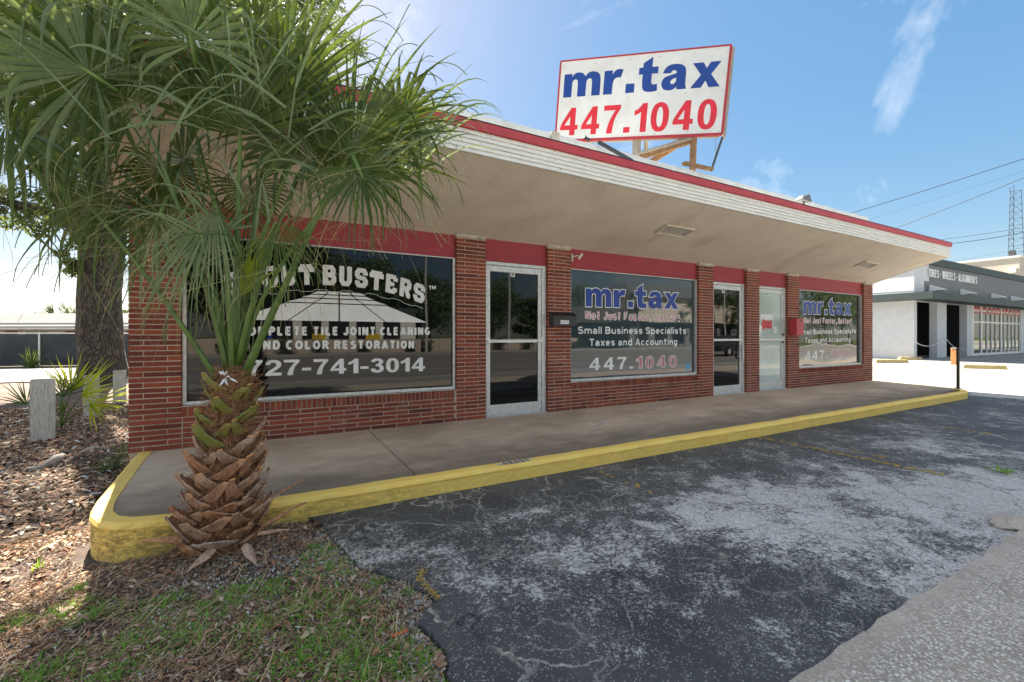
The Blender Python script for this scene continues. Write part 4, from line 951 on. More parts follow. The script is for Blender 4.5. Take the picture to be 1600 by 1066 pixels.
mb = MB(); c = fa; mb.hexa([(c.x - .13, c.y - .06, c.z - .03), (c.x + .10, c.y - .10, c.z - .06), (c.x + .16, c.y + .09, c.z - .04), (c.x - .06, c.y + .12, c.z - .01), (c.x - .02, c.y - .02, c.z + .05), (c.x + .12, c.y - .05, c.z + .09), (c.x + .14, c.y + .07, c.z + .08), (c.x + .02, c.y + .06, c.z + .07)]); mb.build('housing', 'grey_panel', t4, bevel=.005)
mb = MB(); mb.tube([(c.x + .02, c.y, c.z - .03), (c.x + .06, c.y + .01, c.z - .08), (c.x + .05, c.y, 3.247)], .015, 8); mb.build('bracket', 'steel_dark', t4)

# stencil on the kerb and paint dabs on the walkway
ka, kb = on_z(787, 727, .006), on_z(838, 715, .006)
lettering('kerb_stencil', 'GROUT', .26, .075, .014, lambda x, y, d: (ka.x + .02 + x, -2.072 + y, .0062 + d), 'steel_dark', bpy.data.objects['kerb'], gap=.02, each=False)
mb = MB(); n = 14; mb.face([(ka.x + .12 + .19 * math.cos(6.283 * q / n) * random.uniform(.8, 1.1), -2.04 + .040 * math.sin(6.283 * q / n) * random.uniform(.7, 1.1), .0056) for q in range(n)]); mb.build('stencil_ground', 'mortar_cap', bpy.data.objects['kerb'])
mb = MB()
for u, v in ((925, 663), (944, 659)): p_ = on_z(u, v, .003); mb.face([(p_.x - .03, p_.y + .07, .0032), (p_.x + .03, p_.y + .06, .0032), (p_.x + .05, p_.y - .06, .0032), (p_.x - .01, p_.y - .07, .0032)])
mb.build('paint_dabs', 'vinyl_white', bpy.data.objects['walkway'])
# ------------------------------------------------------------------ rooftop sign
k = .0130; cs = [ray(872.5, 97.3), ray(1139, 71.4), ray(1129, 209.8), ray(867, 221.1)]
A_ = np.stack([np.array(cs[1]), -np.array(cs[2]), np.array(cs[3])], 1); s_ = np.linalg.solve(A_, np.array(cs[0])); s_ = [1, *s_]
TL, TR, BRc, BL = [CAMP + c * float(q) * k for c, q in zip(cs, s_)]
ex = (TR - TL); WS = ex.length; ex.normalize(); ez = (TL - BL); HS = ez.length; ez = (ez - ex * ez.dot(ex)).normalized(); en = ex.cross(ez).normalized()
if en.dot(CAMP - BL) < 0: en = -en
def sg(x, y, d=0): return BL + ex * x + ez * y + en * d
sign = thing('rooftop_sign', 'large white roof sign with blue and red lettering and a red border on wooden posts', 'sign', tuple(sg(WS / 2, -.3)))
def slab_(x0, x1, y0, y1, d0, d1, name, mat, bevel=0):
    mb = MB(); mb.hexa([sg(x0, y0, d0), sg(x1, y0, d0), sg(x1, y0, d1), sg(x0, y0, d1), sg(x0, y1, d0), sg(x1, y1, d0), sg(x1, y1, d1), sg(x0, y1, d1)]); return mb.build(name, mat, sign, bevel=bevel)
slab_(0, WS, 0, HS, -.02, 0, 'panel', 'sign_white')
slab_(.0, WS, HS - .006, HS + .022, -.03, .008, 'border', 'sign_frame_red'); slab_(0, WS, -.02, .028, -.03, .008, 'border', 'sign_frame_red')
slab_(-.012, .022, 0, HS, -.03, .0075, 'border', 'sign_frame_red'); slab_(WS - .03, WS + .012, 0, HS, -.03, .0075, 'border', 'sign_frame_red')
slab_(WS + .0125, WS + .06, -.05, HS - .03, -.12, .0, 'side_rail', 'grey_wood')
slab_(.05, WS - .05, -.03, .06, -.10, -.035, 'rail', 'grey_wood'); slab_(.05, WS - .05, HS - .1, HS - .01, -.10, -.035, 'rail', 'grey_wood')
bold('mr.tax', .925 * WS, .297 * HS, lambda x, y, d: sg(.033 * WS + x, .548 * HS + y, .002 + d), 'sign_blue', sign, gap=.15)
bold('447.1040', .93 * WS, .345 * HS, lambda x, y, d: sg(.028 * WS + x, .068 * HS + y, .002 + d), 'sign_red', sign, gap=.135)
mb = MB()
for q in range(6):
    for yy in (HS - .09, HS * .5, .07): mb.disc(sg(.08 + q * (WS - .16) / 5 + random.uniform(-.1, .1) * (0 < q < 5), yy + random.uniform(-.02, .02), .0), .008, en, 6, 0, .004)
mb.build('screws', 'steel_dark', sign, kind='stuff')
def post(x, w, mat='grey_wood', d=-.12, zb=3.36, top=.5):
    a = sg(x, HS * top, d); b_ = Vector((sg(x, 0, d).x, sg(x, 0, d).y, zb)); mb = MB(); mb.beam(b_, a, w, w * .8); mb.build('post', mat, sign)
post(.50 * WS, .13); post(.555 * WS, .07, d=-.3); post(.83 * WS, .10, 'raw_wood')
mb = MB(); a = sg(.86 * WS, -.02, -.10); b_ = sg(.50 * WS, -.36, -.10); mb.beam(a, b_, .05, .14); mb.build('brace', 'raw_wood', sign)
mb = MB(); a = sg(.80 * WS, .0, -.25); b_ = sg(.56 * WS, -.50, -.20); mb.beam(a, b_, .05, .10); mb.build('brace', 'raw_wood', sign)
mb = MB(); a = sg(.85 * WS, -.02, -.05); b_ = sg(.52 * WS, -.30, -.02); mb.beam(a, b_, .03, .05); mb.build('brace', 'grey_wood', sign)
mb = MB(); a = sg(WS + .01, -.03, -.05); b_ = on_y(1111, 268, .02); mb.beam(a, b_, .045, .03); mb.build('stay_rod', 'steel_dark', sign)
mb = MB(); a = sg(WS - .10, -.03, -.12); b_ = a + Vector((0, 0, -.42)); mb.beam(a, b_, .008, .008); mb.build('stay_wire', 'steel_dark', sign)
mb = MB(); a = on_y(935, 222, -.02); b_ = on_y(988, 252, -.4); mb.beam(a, b_, .05, .05); mb.build('stay_rod', 'steel_dark', sign)
mb = MB(); a = on_y(912, 214, -.02); b_ = on_y(921, 219, -.02); mb.beam(a, b_, .04, .03); mb.build('clamp', 'steel_dark', sign)
mb = MB(); a = on_y(1068, 255, .06); b_ = on_y(1112, 265, .02); mb.beam(a, b_, .10, .045); mb.build('sleeper', 'raw_wood', sign)
# ------------------------------------------------------------------ plants: blades
def blade(mb, p, d, side, L_, w, g, kink=None, K=11, v=.34, seed=0, tip=1.0, m=0, base=.06):
    """one palm segment: V-folded strip that droops; returns the points of its midrib"""
    rr = random.Random(seed); pos_ = Vector(p); d = Vector(d).normalized(); side = Vector(side).normalized(); rib = [pos_.copy()]; k0 = len(mb.v)
    wob = Vector((rr.uniform(-1, 1), rr.uniform(-1, 1), rr.uniform(-.5, .5))) * .05
    for i in range(K + 1):
        t_ = i / K
        if i:
            dt = L_ / K; dr = g * max(0, t_ - .22) ** 1.3
            if kink and t_ > kink: dr += 5.0
            d = (d + Vector((0, 0, -1)) * dr * (1.6 / K) * 1.6 + wob * (t_ > .4) * .5).normalized(); pos_ = pos_ + d * dt; rib.append(pos_.copy())
        sd = (side - d * side.dot(d)); sd = sd.normalized() if sd.length > .1 else sd
        ww = w * (base + (1 - base) * min(1, t_ / .38)) if t_ < .38 else w * max(.02, (1 - ((t_ - .38) / .62) ** 1.15)) 
        nn = d.cross(sd)
        h = ww * v
        mb.v += [tuple(pos_ - sd * ww / 2 + nn * h), tuple(pos_ - nn * h * .4), tuple(pos_ + sd * ww / 2 + nn * h)]
    for i in range(K):
        a = k0 + i * 3; b_ = a + 3
        mb.f += [(a, a + 1, b_ + 1, b_), (a + 1, a + 2, b_ + 2, b_ + 1)]; mb.m += [m, m]; mb.t += [None, None]
    return rib
def strand(mb, p, d, L_, w, rr, curl=.5, K=8, m=0, grav=.35):
    pos_ = Vector(p); d = Vector(d).normalized(); k0 = len(mb.v); c = Vector((rr.gauss(0, 1), rr.gauss(0, 1), rr.gauss(0, 1))) * curl
    for i in range(K + 1):
        sd = d.cross(Vector((.3, .8, .2))).normalized() * w / 2
        mb.v += [tuple(pos_ - sd), tuple(pos_ + sd)]
        c = c * .8 + Vector((rr.gauss(0, 1), rr.gauss(0, 1), rr.gauss(0, 1))) * curl * .4
        d = (d + c * (1.5 / K) + Vector((0, 0, -grav)) * (3.0 / K)).normalized(); pos_ = pos_ + d * (L_ / K)
    for i in range(K): a = k0 + i * 2; mb.f.append((a, a + 1, a + 3, a + 2)); mb.m.append(m); mb.t.append(None)

def bez(P, n=14):
    out = []
    for i in range(n + 1):
        t_ = i / n; Q = [Vector(p) for p in P]
        while len(Q) > 1: Q = [a.lerp(b_, t_) for a, b_ in zip(Q[:-1], Q[1:])]
        out.append(Q[0])
    return out
# ------------------------------------------------------------------ the cabbage palm
PW = 2.69
pb = at(345, 862, PW); base = Vector((pb.x, pb.y, Hz(pb.x, pb.y)))
palm = thing('cabbage_palm', 'young cabbage palm with shaggy boots on its trunk in front of the kerb', 'palm', tuple(base))
crown = at(367, 588, PW)
def pr_(z):   # core radius by height above base
    h_ = [0, .12, .3, .5, .7, .9, 1.0, 1.1]; r_ = [.152, .154, .130, .106, .086, .070, .060, .03]
    return float(np.interp(z, h_, r_))
Ht = crown.z - base.z
def axis_(z): return Vector((base.x, base.y, base.z)).lerp(Vector((crown.x, crown.y, crown.z)), z / Ht)
mb = MB(); n = 26; rings = 34
for i in range(rings):
    z = -.08 + (Ht + .10) * i / (rings - 1); c = axis_(z)
    for j in range(n):
        th = 2 * math.pi * j / n; r_ = pr_(max(z, 0)) * (1 + .16 * mnoise.noise(Vector((math.cos(th) * 2.2, math.sin(th) * 2.2, z * 9))))
        mb.v.append((c.x + r_ * math.cos(th), c.y + r_ * math.sin(th), c.z))
for i in range(rings - 1):
    for j in range(n): mb.f.append((i * n + j, i * n + (j + 1) % n, (i + 1) * n + (j + 1) % n, (i + 1) * n + j)); mb.m.append(0); mb.t.append(None)
trunk = mb.build('trunk', 'trunk_fibre', palm, smooth=True)
def boot(z, th, L_, w0, w1_, lean, kind, rr):
    """split leaf base: two legs that merge into a cut stub"""
    c = axis_(z); out = Vector((math.cos(th), math.sin(th), 0)); tan = Vector((-math.sin(th), math.cos(th), 0)); r0 = pr_(z) + .006
    p0 = c + out * r0; up_ = (Vector((0, 0, 1)) * math.cos(lean) + out * math.sin(lean)).normalized(); mb = MB(); K = 6
    tw = rr.uniform(-.6, .6); w0 *= rr.uniform(.75, 1.15); L_ *= rr.uniform(.8, 1.15); cutw = rr.uniform(.3, .8)
    for leg in (-1, 1):
        k0 = len(mb.v)
        for i in range(K + 1):
            t_ = i / K; W_ = w0 + (w1_ - w0) * t_ ** .75; gap = .024 * max(0, 1 - t_ / .62) * (w0 / .14)
            lift = L_ * (t_ - .12 * t_ * t_); droop = -.02 * t_ * t_ if kind else -.035 * t_ * t_
            cen = p0 + up_ * lift + out * (.010 + .03 * math.sin(t_ * 2.4)) + tan * (tw * t_ * L_ * .5) + Vector((0, 0, droop))
            xi = gap * leg; xo = (W_ / 2 + gap) * leg; th_ = (.006 + .005 * (1 - t_)) * (1 + .25 * math.sin(i * 2.1 + th * 5)); xo += leg * .006 * math.sin(i * 1.9 + th * 3); cen = cen + up_ * (.02 * cutw * leg * (t_ > .95))
            nrm = (out * math.cos(lean) - Vector((0, 0, 1)) * math.sin(lean)).normalized()
            curve = .55 * W_ ; sag = curve * .30
            a = cen + tan * xi; b_ = cen + tan * xo - nrm * sag * 1.0
            mb.v += [tuple(a + nrm * th_), tuple(b_ + nrm * th_ * .3), tuple(b_ - nrm * th_), tuple(a - nrm * th_)]
        for i in range(K):
            for q in range(4):
                a = k0 + i * 4 + q; b_ = k0 + i * 4 + (q + 1) % 4; mb.f.append((a, b_, b_ + 4, a + 4)); mb.m.append(0 if not (kind == 1 and i == 0) else 0); mb.t.append(None)
        mb.f += [tuple(k0 + K * 4 + q for q in range(4)), tuple(k0 + q for q in (3, 2, 1, 0))]; mb.m += [1, 0]; mb.t += [None, None]
    mats = {0: ['boot_brown', 'boot_brown'], 1: ['boot_brown', 'boot_cut'], 2: ['boot_green', 'boot_cut']}[kind]
    o = mb.build('leaf_base', mats, palm)
    return o
rr = random.Random(5); q = 0; z = .0
while z < Ht - .06:
    f = z / Ht; th = q * 2.39996 + 1.2
    lean = R(32 - 30 * min(.5, f)) if f < .30 else R(27 - 4 * f) 
    if f < .12: lean = R(rr.uniform(20, 44))
    kind = 0 if f < .26 else (1 if f < .62 else 2)
    if .55 < f < .80 and rr.random() < .35: kind = 2
    L_ = rr.uniform(.14, .20) if f < .3 else rr.uniform(.15, .20) if f < .7 else rr.uniform(.12, .17)
    w0 = np.interp(f, [0, .3, .6, 1], [.17, .16, .13, .085]); w1_ = np.interp(f, [0, .3, .6, 1], [.062, .055, .052, .048])
    boot(z, th, L_, w0, w1_, lean, kind, rr); q += 1; z += .0125 if f < .35 else .018 if f < .6 else .026
# dry spiky leaf-base remains that stick out at the foot
for (u, v, w, du, dv, dw, L_, wd) in ((300, 838, 2.62, -1, .10, -.3, .26, .07), (410, 820, 2.60, 1, .55, -.2, .20, .04), (395, 800, 2.62, 1, .75, -.2, .22, .028), (425, 812, 2.6, 1, .62, -.1, .25, .022), (405, 832, 2.55, 1, .30, -.4, .24, .035), (385, 850, 2.5, .6, -.25, -.6, .18, .055), (330, 855, 2.5, -.2, -.3, -.8, .16, .07), (430, 775, 2.66, 1, .7, .0, .20, .02)):
    mb = MB(); p_ = at(u, v, w); d_ = cdir(du, dv, dw); blade(mb, p_, d_, d_.cross(Vector((0, 0, 1))), L_, wd, .2, K=6, v=.3, base=.9, seed=int(u)); ob = mb.build('dry_leaf_base', 'boot_brown', palm)
    md = ob.modifiers.new('thick', 'SOLIDIFY'); md.thickness = .008
fb = MB(); rr = random.Random(8)
for q in range(4200):
    z = rr.uniform(0, Ht + .04) ** 1.0; th = rr.uniform(0, 6.283); c = axis_(z); out = Vector((math.cos(th), math.sin(th), 0)); tan = Vector((-math.sin(th), math.cos(th), 0))
    p_ = c + out * (pr_(z) + rr.uniform(.0, .038)); d_ = tan * rr.uniform(-1, 1) + Vector((0, 0, rr.uniform(-.9, .9))) + out * rr.uniform(-.1, .55)
    strand(fb, p_, d_, rr.uniform(.04, .13), rr.uniform(.0012, .003), rr, .8, 5, grav=.12)
fb.build('fibre_net', 'fibre_strand', palm, kind='stuff')

leaf_budget = [290]
def frond(hub, cd, nrm, spread, L_, nseg, g, pet=None, kinks=.25, mat='palm_leaf', wmul=1.0, seed=0, r0=.019, r1=.008, threads=30, single=True, cup=.15, pale=0.):
    rr = random.Random(seed); hub = Vector(hub); cd = Vector(cd).normalized(); nrm = Vector(nrm); nrm = (nrm - cd * nrm.dot(cd)).normalized(); sd = cd.cross(nrm).normalized()
    if pet:
        P = bez(pet + [hub - cd * .06, hub + cd * .03], 16); n_ = len(P); mb = MB()
        rad = [r0 + (r1 - r0) * (i / (n_ - 1)) ** .6 for i in range(n_)]; mb.tube(P, rad, 8, 0, True, .62)
        fr = mb.build('frond', 'petiole_green', palm, smooth=True)
    else:
        mb = MB(); mb.tube([hub - cd * .10, hub, hub + cd * .12], [.010, .012, .003], 6); fr = mb.build('frond', 'petiole_green', palm, smooth=True)
    joined = MB(); th_ = MB(); half_ = R(spread); nseg = int(nseg * 1.2); kinks = min(.95, kinks * 1.3 + .10)
    for i in range(nseg):
        f = (i + .5) / nseg * 2 - 1; ph = f * half_; d_ = cd * math.cos(ph) + sd * math.sin(ph) + nrm * cup * (1 - abs(f)) + nrm * rr.uniform(-.05, .05)
        d_.normalize(); st = hub + cd * .05 * (1 - abs(f)) + d_ * .01
        LL = 1.10 * L_ * (1 - .26 * abs(f) ** 2.2) * rr.uniform(.84, 1.10); ww = wmul * max(.018, 2 * half_ / nseg * LL * .46) ; ww = min(ww, .040 * wmul)
        sv = nrm.cross(d_) + nrm * rr.uniform(-.3, .3); kk = rr.uniform(.45, .80) if rr.random() < kinks else None
        one = MB(); m_ = mat if rr.random() > pale else 'palm_leaf_pale'
        rib = blade(one, st, d_, sv, LL, ww, g * rr.uniform(.8, 2.1), kk, seed=rr.randint(0, 9 ** 6))
        if single and leaf_budget[0] > 0 and i % 2 == 0:
            leaf_budget[0] -= 1; one.build('leaf_segment', m_, fr)
        else:
            k = len(joined.v); joined.v += one.v; joined.f += [tuple(a + k for a in f_) for f_ in one.f]; joined.m += [0 if m_ == mat else 1] * len(one.f); joined.t += one.t
        if rr.random() < threads / nseg:
            e = rib[rr.randint(5, 8)]; strand(th_, e, Vector((rr.gauss(0, .6), rr.gauss(0, .6), rr.gauss(-.2, .5))) + d_ * .5, rr.uniform(.18, .55), rr.uniform(.0012, .0028), rr, .55, 12, grav=.30)
        if rr.random() < .6:   # split tips
            e = rib[-3]; strand(joined, e, d_ + Vector((0, 0, -.4)), LL * .25, .005, rr, .25, 6, grav=.5)
    if joined.f: joined.build('leaf_segments', [mat, 'palm_leaf_pale'], fr, kind='stuff')
    if th_.f: th_.build('threads', 'palm_thread', fr, kind='stuff')
    return fr
up = (0, 0, 1)
def cn_(x, y, z): return RT * x + UP * y + AX * z
P0 = lambda u, v, w=PW: at(u, v, w)
F = [
 # hub, centre direction, normal, spread, length, segments, droop, petiole points
 (P0(213, 165, 2.50), (-.62, .62, -.05), (.1, .1, -1), 118, .86, 36, .85, [P0(355, 584), P0(335, 470, 2.66), P0(285, 330, 2.56)], dict(kinks=.35, seed=1, r0=.024)),
 (P0(15, 195, 2.35), (-.35, -.25, -.15), (.2, .4, -1), 120, .72, 26, 1.0, [P0(344, 602), P0(258, 455, 2.62), P0(150, 330, 2.5)], dict(kinks=.3, seed=2, r0=.028)),
 (P0(375, 212, 2.62), (.02, 1, -.10), (0, .1, -1), 82, .92, 30, .25, [P0(368, 552), P0(369, 450), P0(372, 330)], dict(kinks=.10, seed=3, r0=.030)),
 (P0(545, 243, 2.62), (.62, .66, -.05), (-.1, .3, -1), 112, .72, 40, .62, [P0(381, 590), P0(428, 480), P0(490, 350, 2.66)], dict(kinks=.22, seed=4, r0=.03)),
 (P0(480, 250, 2.98), (.15, .30, .25), (0, .3, -1), 165, .56, 30, .8, [P0(373, 555), P0(408, 425, 2.8), P0(440, 330, 2.9)], dict(kinks=.2, seed=5)),
 (P0(432, 175, 2.86), (.22, 1, .05), (.2, 0, -1), 48, .95, 18, .2, [P0(372, 560), P0(378, 420, 2.78), P0(410, 280, 2.84)], dict(kinks=.05, seed=6, wmul=1.25)),
 (P0(338, 318, 2.50), (-.22, -.9, -.10), (.1, .1, -1), 42, .62, 22, .5, [P0(362, 584), P0(362, 500, 2.62), P0(352, 390, 2.52)], dict(kinks=.1, seed=7, pale=.8, wmul=.8, r0=.02)),
 (P0(290, 245, 2.92), (-.35, -.2, .25), (0, .5, -1), 165, .66, 34, .9, [P0(364, 570, 2.76), P0(358, 440, 2.85), P0(325, 330, 2.92)], dict(kinks=.3, seed=8)),
 (P0(118, 70, 2.75), (-.1, .7, .1), (0, -.1, -1), 150, .80, 36, .6, [P0(360, 575, 2.74), P0(345, 400, 2.78), P0(230, 200, 2.76)], dict(kinks=.2, seed=9)),
 (P0(300, 70, 2.28), (.05, .55, -.25), (0, .2, -1), 118, .55, 24, .8, None, dict(kinks=.75, seed=10, pale=.85, wmul=.8, r0=.018)),
 (P0(432, 345, 2.55), (.15, -.8, -.1), (.1, .2, -1), 60, .42, 20, .4, [P0(372, 570), P0(395, 450, 2.6), P0(425, 380, 2.58)], dict(kinks=.1, seed=11, wmul=.6, r0=.018)),
 (P0(175, 290, 2.70), (-.5, -.5, .0), (.1, .5, -1), 125, .60, 30, .9, [P0(358, 575), P0(345, 440, 2.74), P0(260, 310, 2.72)], dict(kinks=.4, seed=12, wmul=.8)),
 (P0(60, 160, 3.05), (-.1, -.2, .2), (.1, .5, -1), 170, .72, 34, .8, [P0(360, 575, 2.77), P0(345, 400, 2.95), P0(180, 230, 3.0)], dict(kinks=.35, seed=13)),
 (P0(560, 262, 2.50), (.25, -.50, -.15), (-.1, .6, -1), 120, .44, 26, .9, None, dict(kinks=.3, seed=14, wmul=.7)),
 (P0(245, 25, 2.95), (.0, .8, .1), (.1, 0, -1), 120, .75, 28, .4, [P0(364, 570, 2.8), P0(366, 350, 2.9), P0(290, 140, 2.95)], dict(kinks=.1, seed=15)),
 (P0(600, 225, 2.95), (.7, .45, .25), (0, .3, -1), 70, .46, 16, .55, [P0(378, 560, 2.75), P0(400, 430, 2.8), P0(520, 300, 2.9)], dict(kinks=.2, seed=18)),
 (P0(250, 335, 2.62), (-.35, -.75, .0), (.1, .4, -1), 95, .50, 26, .9, None, dict(kinks=.3, seed=21, wmul=.7, pale=.3)),
 (P0(470, 215, 2.75), (-.15, .5, .1), (0, .2, -1), 150, .58, 32, .7, [P0(372, 560, 2.76), P0(382, 420, 2.8), P0(430, 300, 2.8)], dict(kinks=.25, seed=22)),
 (P0(150, 120, 2.35), (-.3, .2, -.2), (.1, .2, -1), 150, .62, 30, .8, None, dict(kinks=.6, seed=25, pale=.5, wmul=.85, r0=.018)),
 (P0(262, 262, 3.0), (-.1, -.5, .1), (.1, .4, -1), 120, .56, 32, 1.0, None, dict(kinks=.3, seed=41, single=False, wmul=.8)),
 (P0(392, 290, 3.0), (.0, -.5, .1), (0, .4, -1), 110, .46, 28, 1.1, None, dict(kinks=.3, seed=42, single=False, wmul=.75)),
 (P0(620, 200, 2.75), (.35, .8, .1), (0, .1, -1), 75, .40, 14, .5, None, dict(kinks=.2, seed=26)),
]
for hub, d_, n_, sp_, L_, ns, g, pet, kw in F:
    frond(hub, cn_(*d_), cn_(*n_), sp_, L_, ns, g, pet, **kw)
frond(P0(374, 466, 2.66), cn_(.50, .85, -.05), cn_(.2, 0, -1), 24, .34, 8, .15, [P0(369, 556), P0(371, 520)], kinks=0, mat='palm_leaf_young', wmul=1.2, seed=16, threads=0, r0=.016, single=False)
# long ribbons that fold over and hang in front of the crown
hang = bpy.data.objects.new('frond', (lambda m_: (m_.tube([P0(300, 150, 2.7), P0(305, 130, 2.6), P0(300, 110, 2.5)], .008, 5), m_.mesh('frond', 'petiole_green'))[1])(MB())); COL.objects.link(hang); hang.parent = palm; hang.matrix_parent_inverse = Matrix.Translation(-Vector(palm.location))
rr = random.Random(77); hj = MB(); HS_ = [(rr.uniform(130, 480), rr.uniform(30, 230), rr.uniform(2.2, 2.62)) for q in range(46)] + [(rr.uniform(300, 420), rr.uniform(300, 400), rr.uniform(2.42, 2.62)) for q in range(34)] + [(rr.uniform(0, 200), rr.uniform(140, 320), rr.uniform(2.4, 2.8)) for q in range(34)] + [(rr.uniform(540, 660), rr.uniform(225, 285), rr.uniform(2.5, 2.7)) for q in range(26)] + [(rr.uniform(430, 560), rr.uniform(200, 330), rr.uniform(2.5, 2.8)) for q in range(22)]
for q, (u, v, w) in enumerate(HS_):
    a = rr.choice((-1, 1)) * rr.uniform(.3, 1.2) if u < 540 else rr.uniform(.3, 1.1); d_ = cn_(a, rr.uniform(.2, 1.0), rr.uniform(-.5, .2)).normalized()
    if 46 <= q < 80: d_ = cn_(rr.uniform(-1.0, .1), rr.uniform(-.6, .6), rr.uniform(-.4, .2)).normalized()
    L_ = rr.uniform(.35, .75) * (1 if 300 > v else .75); one = hj if q % 2 else MB()
    k0_ = len(one.f); blade(one, P0(u, v, w), d_, d_.cross(cn_(.2, .1, -1)), L_, rr.uniform(.008, .020), rr.uniform(1.4, 3.4), None, K=12, seed=q, base=.8)
    if q % 2 == 0: one.build('leaf_segment', 'palm_leaf_pale' if rr.random() < .6 else 'palm_leaf', hang)
hj.build('leaf_segments', 'palm_leaf_pale', hang, kind='stuff')
ht = MB()
for q in range(150):
    u, v = rr.choice(((rr.uniform(0, 420), rr.uniform(120, 400)), (rr.uniform(180, 330), rr.uniform(280, 430)), (rr.uniform(380, 700), rr.uniform(220, 360))))
    strand(ht, P0(u, v, rr.uniform(2.35, 2.8)), Vector((rr.gauss(0, 1), rr.gauss(0, 1), rr.gauss(0, .8))), rr.uniform(.2, .6), rr.uniform(.0010, .0024), rr, .5, 14, grav=.34)
ht.build('threads', 'palm_thread', hang, kind='stuff')
mb = MB(); rr = random.Random(4); c = P0(352, 588, 2.52)
for q in range(9): d_ = Vector((rr.gauss(0, 1), rr.gauss(0, 1), rr.gauss(0, 1))); blade(mb, c + d_ * .01, d_, d_.cross(UP), rr.uniform(.03, .06), .018, .5, K=4, seed=q, v=.4)
mb.build('dried_flower_scrap', 'vinyl_white', palm)

# ------------------------------------------------------------------ oak
def leaves_mesh(name, centers, radii, n_each, size, mat, parent, seed=0, flat=.75, **props):
    r = np.random.default_rng(seed); C_ = np.repeat(np.array(centers), n_each, 0); Rr = np.repeat(np.array(radii), n_each)[:, None]
    N_ = len(C_); g = r.normal(size=(N_, 3)); g /= np.linalg.norm(g, axis=1)[:, None]; g *= (r.random((N_, 1)) ** .45) * Rr * np.array([1, 1, flat]); P = C_ + g
    a = r.normal(size=(N_, 3)); a /= np.linalg.norm(a, axis=1)[:, None]; b_ = np.cross(a, r.normal(size=(N_, 3))); b_ /= np.linalg.norm(b_, axis=1)[:, None]
    s_ = size * r.uniform(.6, 1.3, (N_, 1)); V = np.stack([P - a * s_, P + b_ * s_ * .42, P + a * s_, P - b_ * s_ * .42], 1).reshape(-1, 3)
    Fc = np.arange(N_ * 4).reshape(-1, 4); return arrays(name, V, Fc, mat, parent=parent, **props)
ob_ = on_z(157, 598, -.27); OB = Vector((ob_.x, ob_.y, -.30))
oak = thing('oak_tree', 'big old live oak with furrowed grey bark behind the timber posts', 'tree', tuple(OB))
def ring_mesh(pts, rad, n=28, amp=.07, fl=0):
    mb = MB(); 
    for i, (p, r_) in enumerate(zip(pts, rad)):
        p = Vector(p); d_ = (Vector(pts[min(i + 1, len(pts) - 1)]) - Vector(pts[max(i - 1, 0)])).normalized(); a = d_.cross(Vector((0, 1, .05))).normalized(); b_ = a.cross(d_)
        for j in range(n):
            th = 2 * math.pi * j / n; rr_ = r_ * (1 + amp * mnoise.noise(Vector((math.cos(th) * 1.6, math.sin(th) * 1.6, p.z * .8 + 3))) * 2 + amp * .5 * mnoise.noise(Vector((math.cos(th) * 5, math.sin(th) * 5, p.z * 2))))
            mb.v.append(tuple(p + a * math.cos(th) * rr_ + b_ * math.sin(th) * rr_))
    for i in range(len(pts) - 1):
        for j in range(n): mb.f.append((i * n + j, i * n + (j + 1) % n, (i + 1) * n + (j + 1) % n, (i + 1) * n + j)); mb.m.append(0); mb.t.append(None)
    return mb
ow = (OB - CAMP).dot(AX)
T = lambda u, v, dw=0: at(u, v, ow + dw)
tp = bez([T(164, 606), T(160, 540), T(150, 470), T(160, 400), T(166, 330)], 26); rd = [float(np.interp(i / 26, [0, .08, .3, .6, 1], [.86, .60, .52, .52, .50])) for i in range(27)]
ring_mesh(tp, rd, 36).build('trunk', 'bark', oak, smooth=True)
LIMBS = [([T(150, 392), T(100, 320), T(70, 260, .5), T(-20, 120, 1)], .36, .12), ([T(170, 365), T(188, 270), T(215, 120, -.5), T(330, -160, -1)], .42, .15), ([T(178, 350), T(235, 240, 1), T(330, 110, 1.5), T(470, -60, 2)], .30, .09),
         ([T(80, 280, .3), T(60, 180, -.5), T(90, 20, -2), T(60, -200, -3)], .2, .07), ([T(205, 160, -.4), T(250, 60, -1.5), T(290, 20, -2), T(420, -60, -3)], .16, .05), ([T(120, 340), T(40, 330, -1), T(-60, 290, -2), T(-200, 260, -2)], .17, .05), ([T(160, 330), T(140, 180, 2), T(100, 0, 3), T(20, -250, 4)], .3, .1)]
tips = []
for P, a, b_ in LIMBS:
    Q = bez(P, 12); ring_mesh(Q, [a + (b_ - a) * i / 12 for i in range(13)], 14, .1).build('limb', 'bark', oak, smooth=True); tips += Q[5:]
r = np.random.default_rng(3); cl = []
cc = np.array([*(T(190, 60))]); 
while len(cl) < 430:
    q = r.uniform(-1, 1, 3); l = np.linalg.norm(q)
    if l > 1 or l < .30: continue
    p_ = cc + q * np.array([6.9, 6.2, 4.6]) + np.array([0, 0, .6]); 
    if p_[2] < 4.3 or (p_[1] < 11.8 and p_[2] < 5.4): continue
    cl.append(p_)
for u, v, dw in ((20, 350, -1), (60, 362, -1), (5, 330, -1.5), (95, 395, -.8), (110, 410, -.8), (112, 425, -.7), (40, 340, -2), (80, 350, -1), (130, 372, -.8), (120, 380, -1), (-20, 340, -1), (100, 340, -1), (190, 345, -1.2), (185, 380, -1), (60, 310, -2), (20, 300, -2), (90, 300, -2), (140, 300, -2), (118, 415, -.7)):
    cl.append(np.array(T(u, v, dw)))
rad = [float(x) for x in r.uniform(.35, .75, len(cl))]
for q in range(19): rad[-1 - q] = .20 if q in (0, 13, 14, 15) else .30
cw = MB(); rr = random.Random(2)
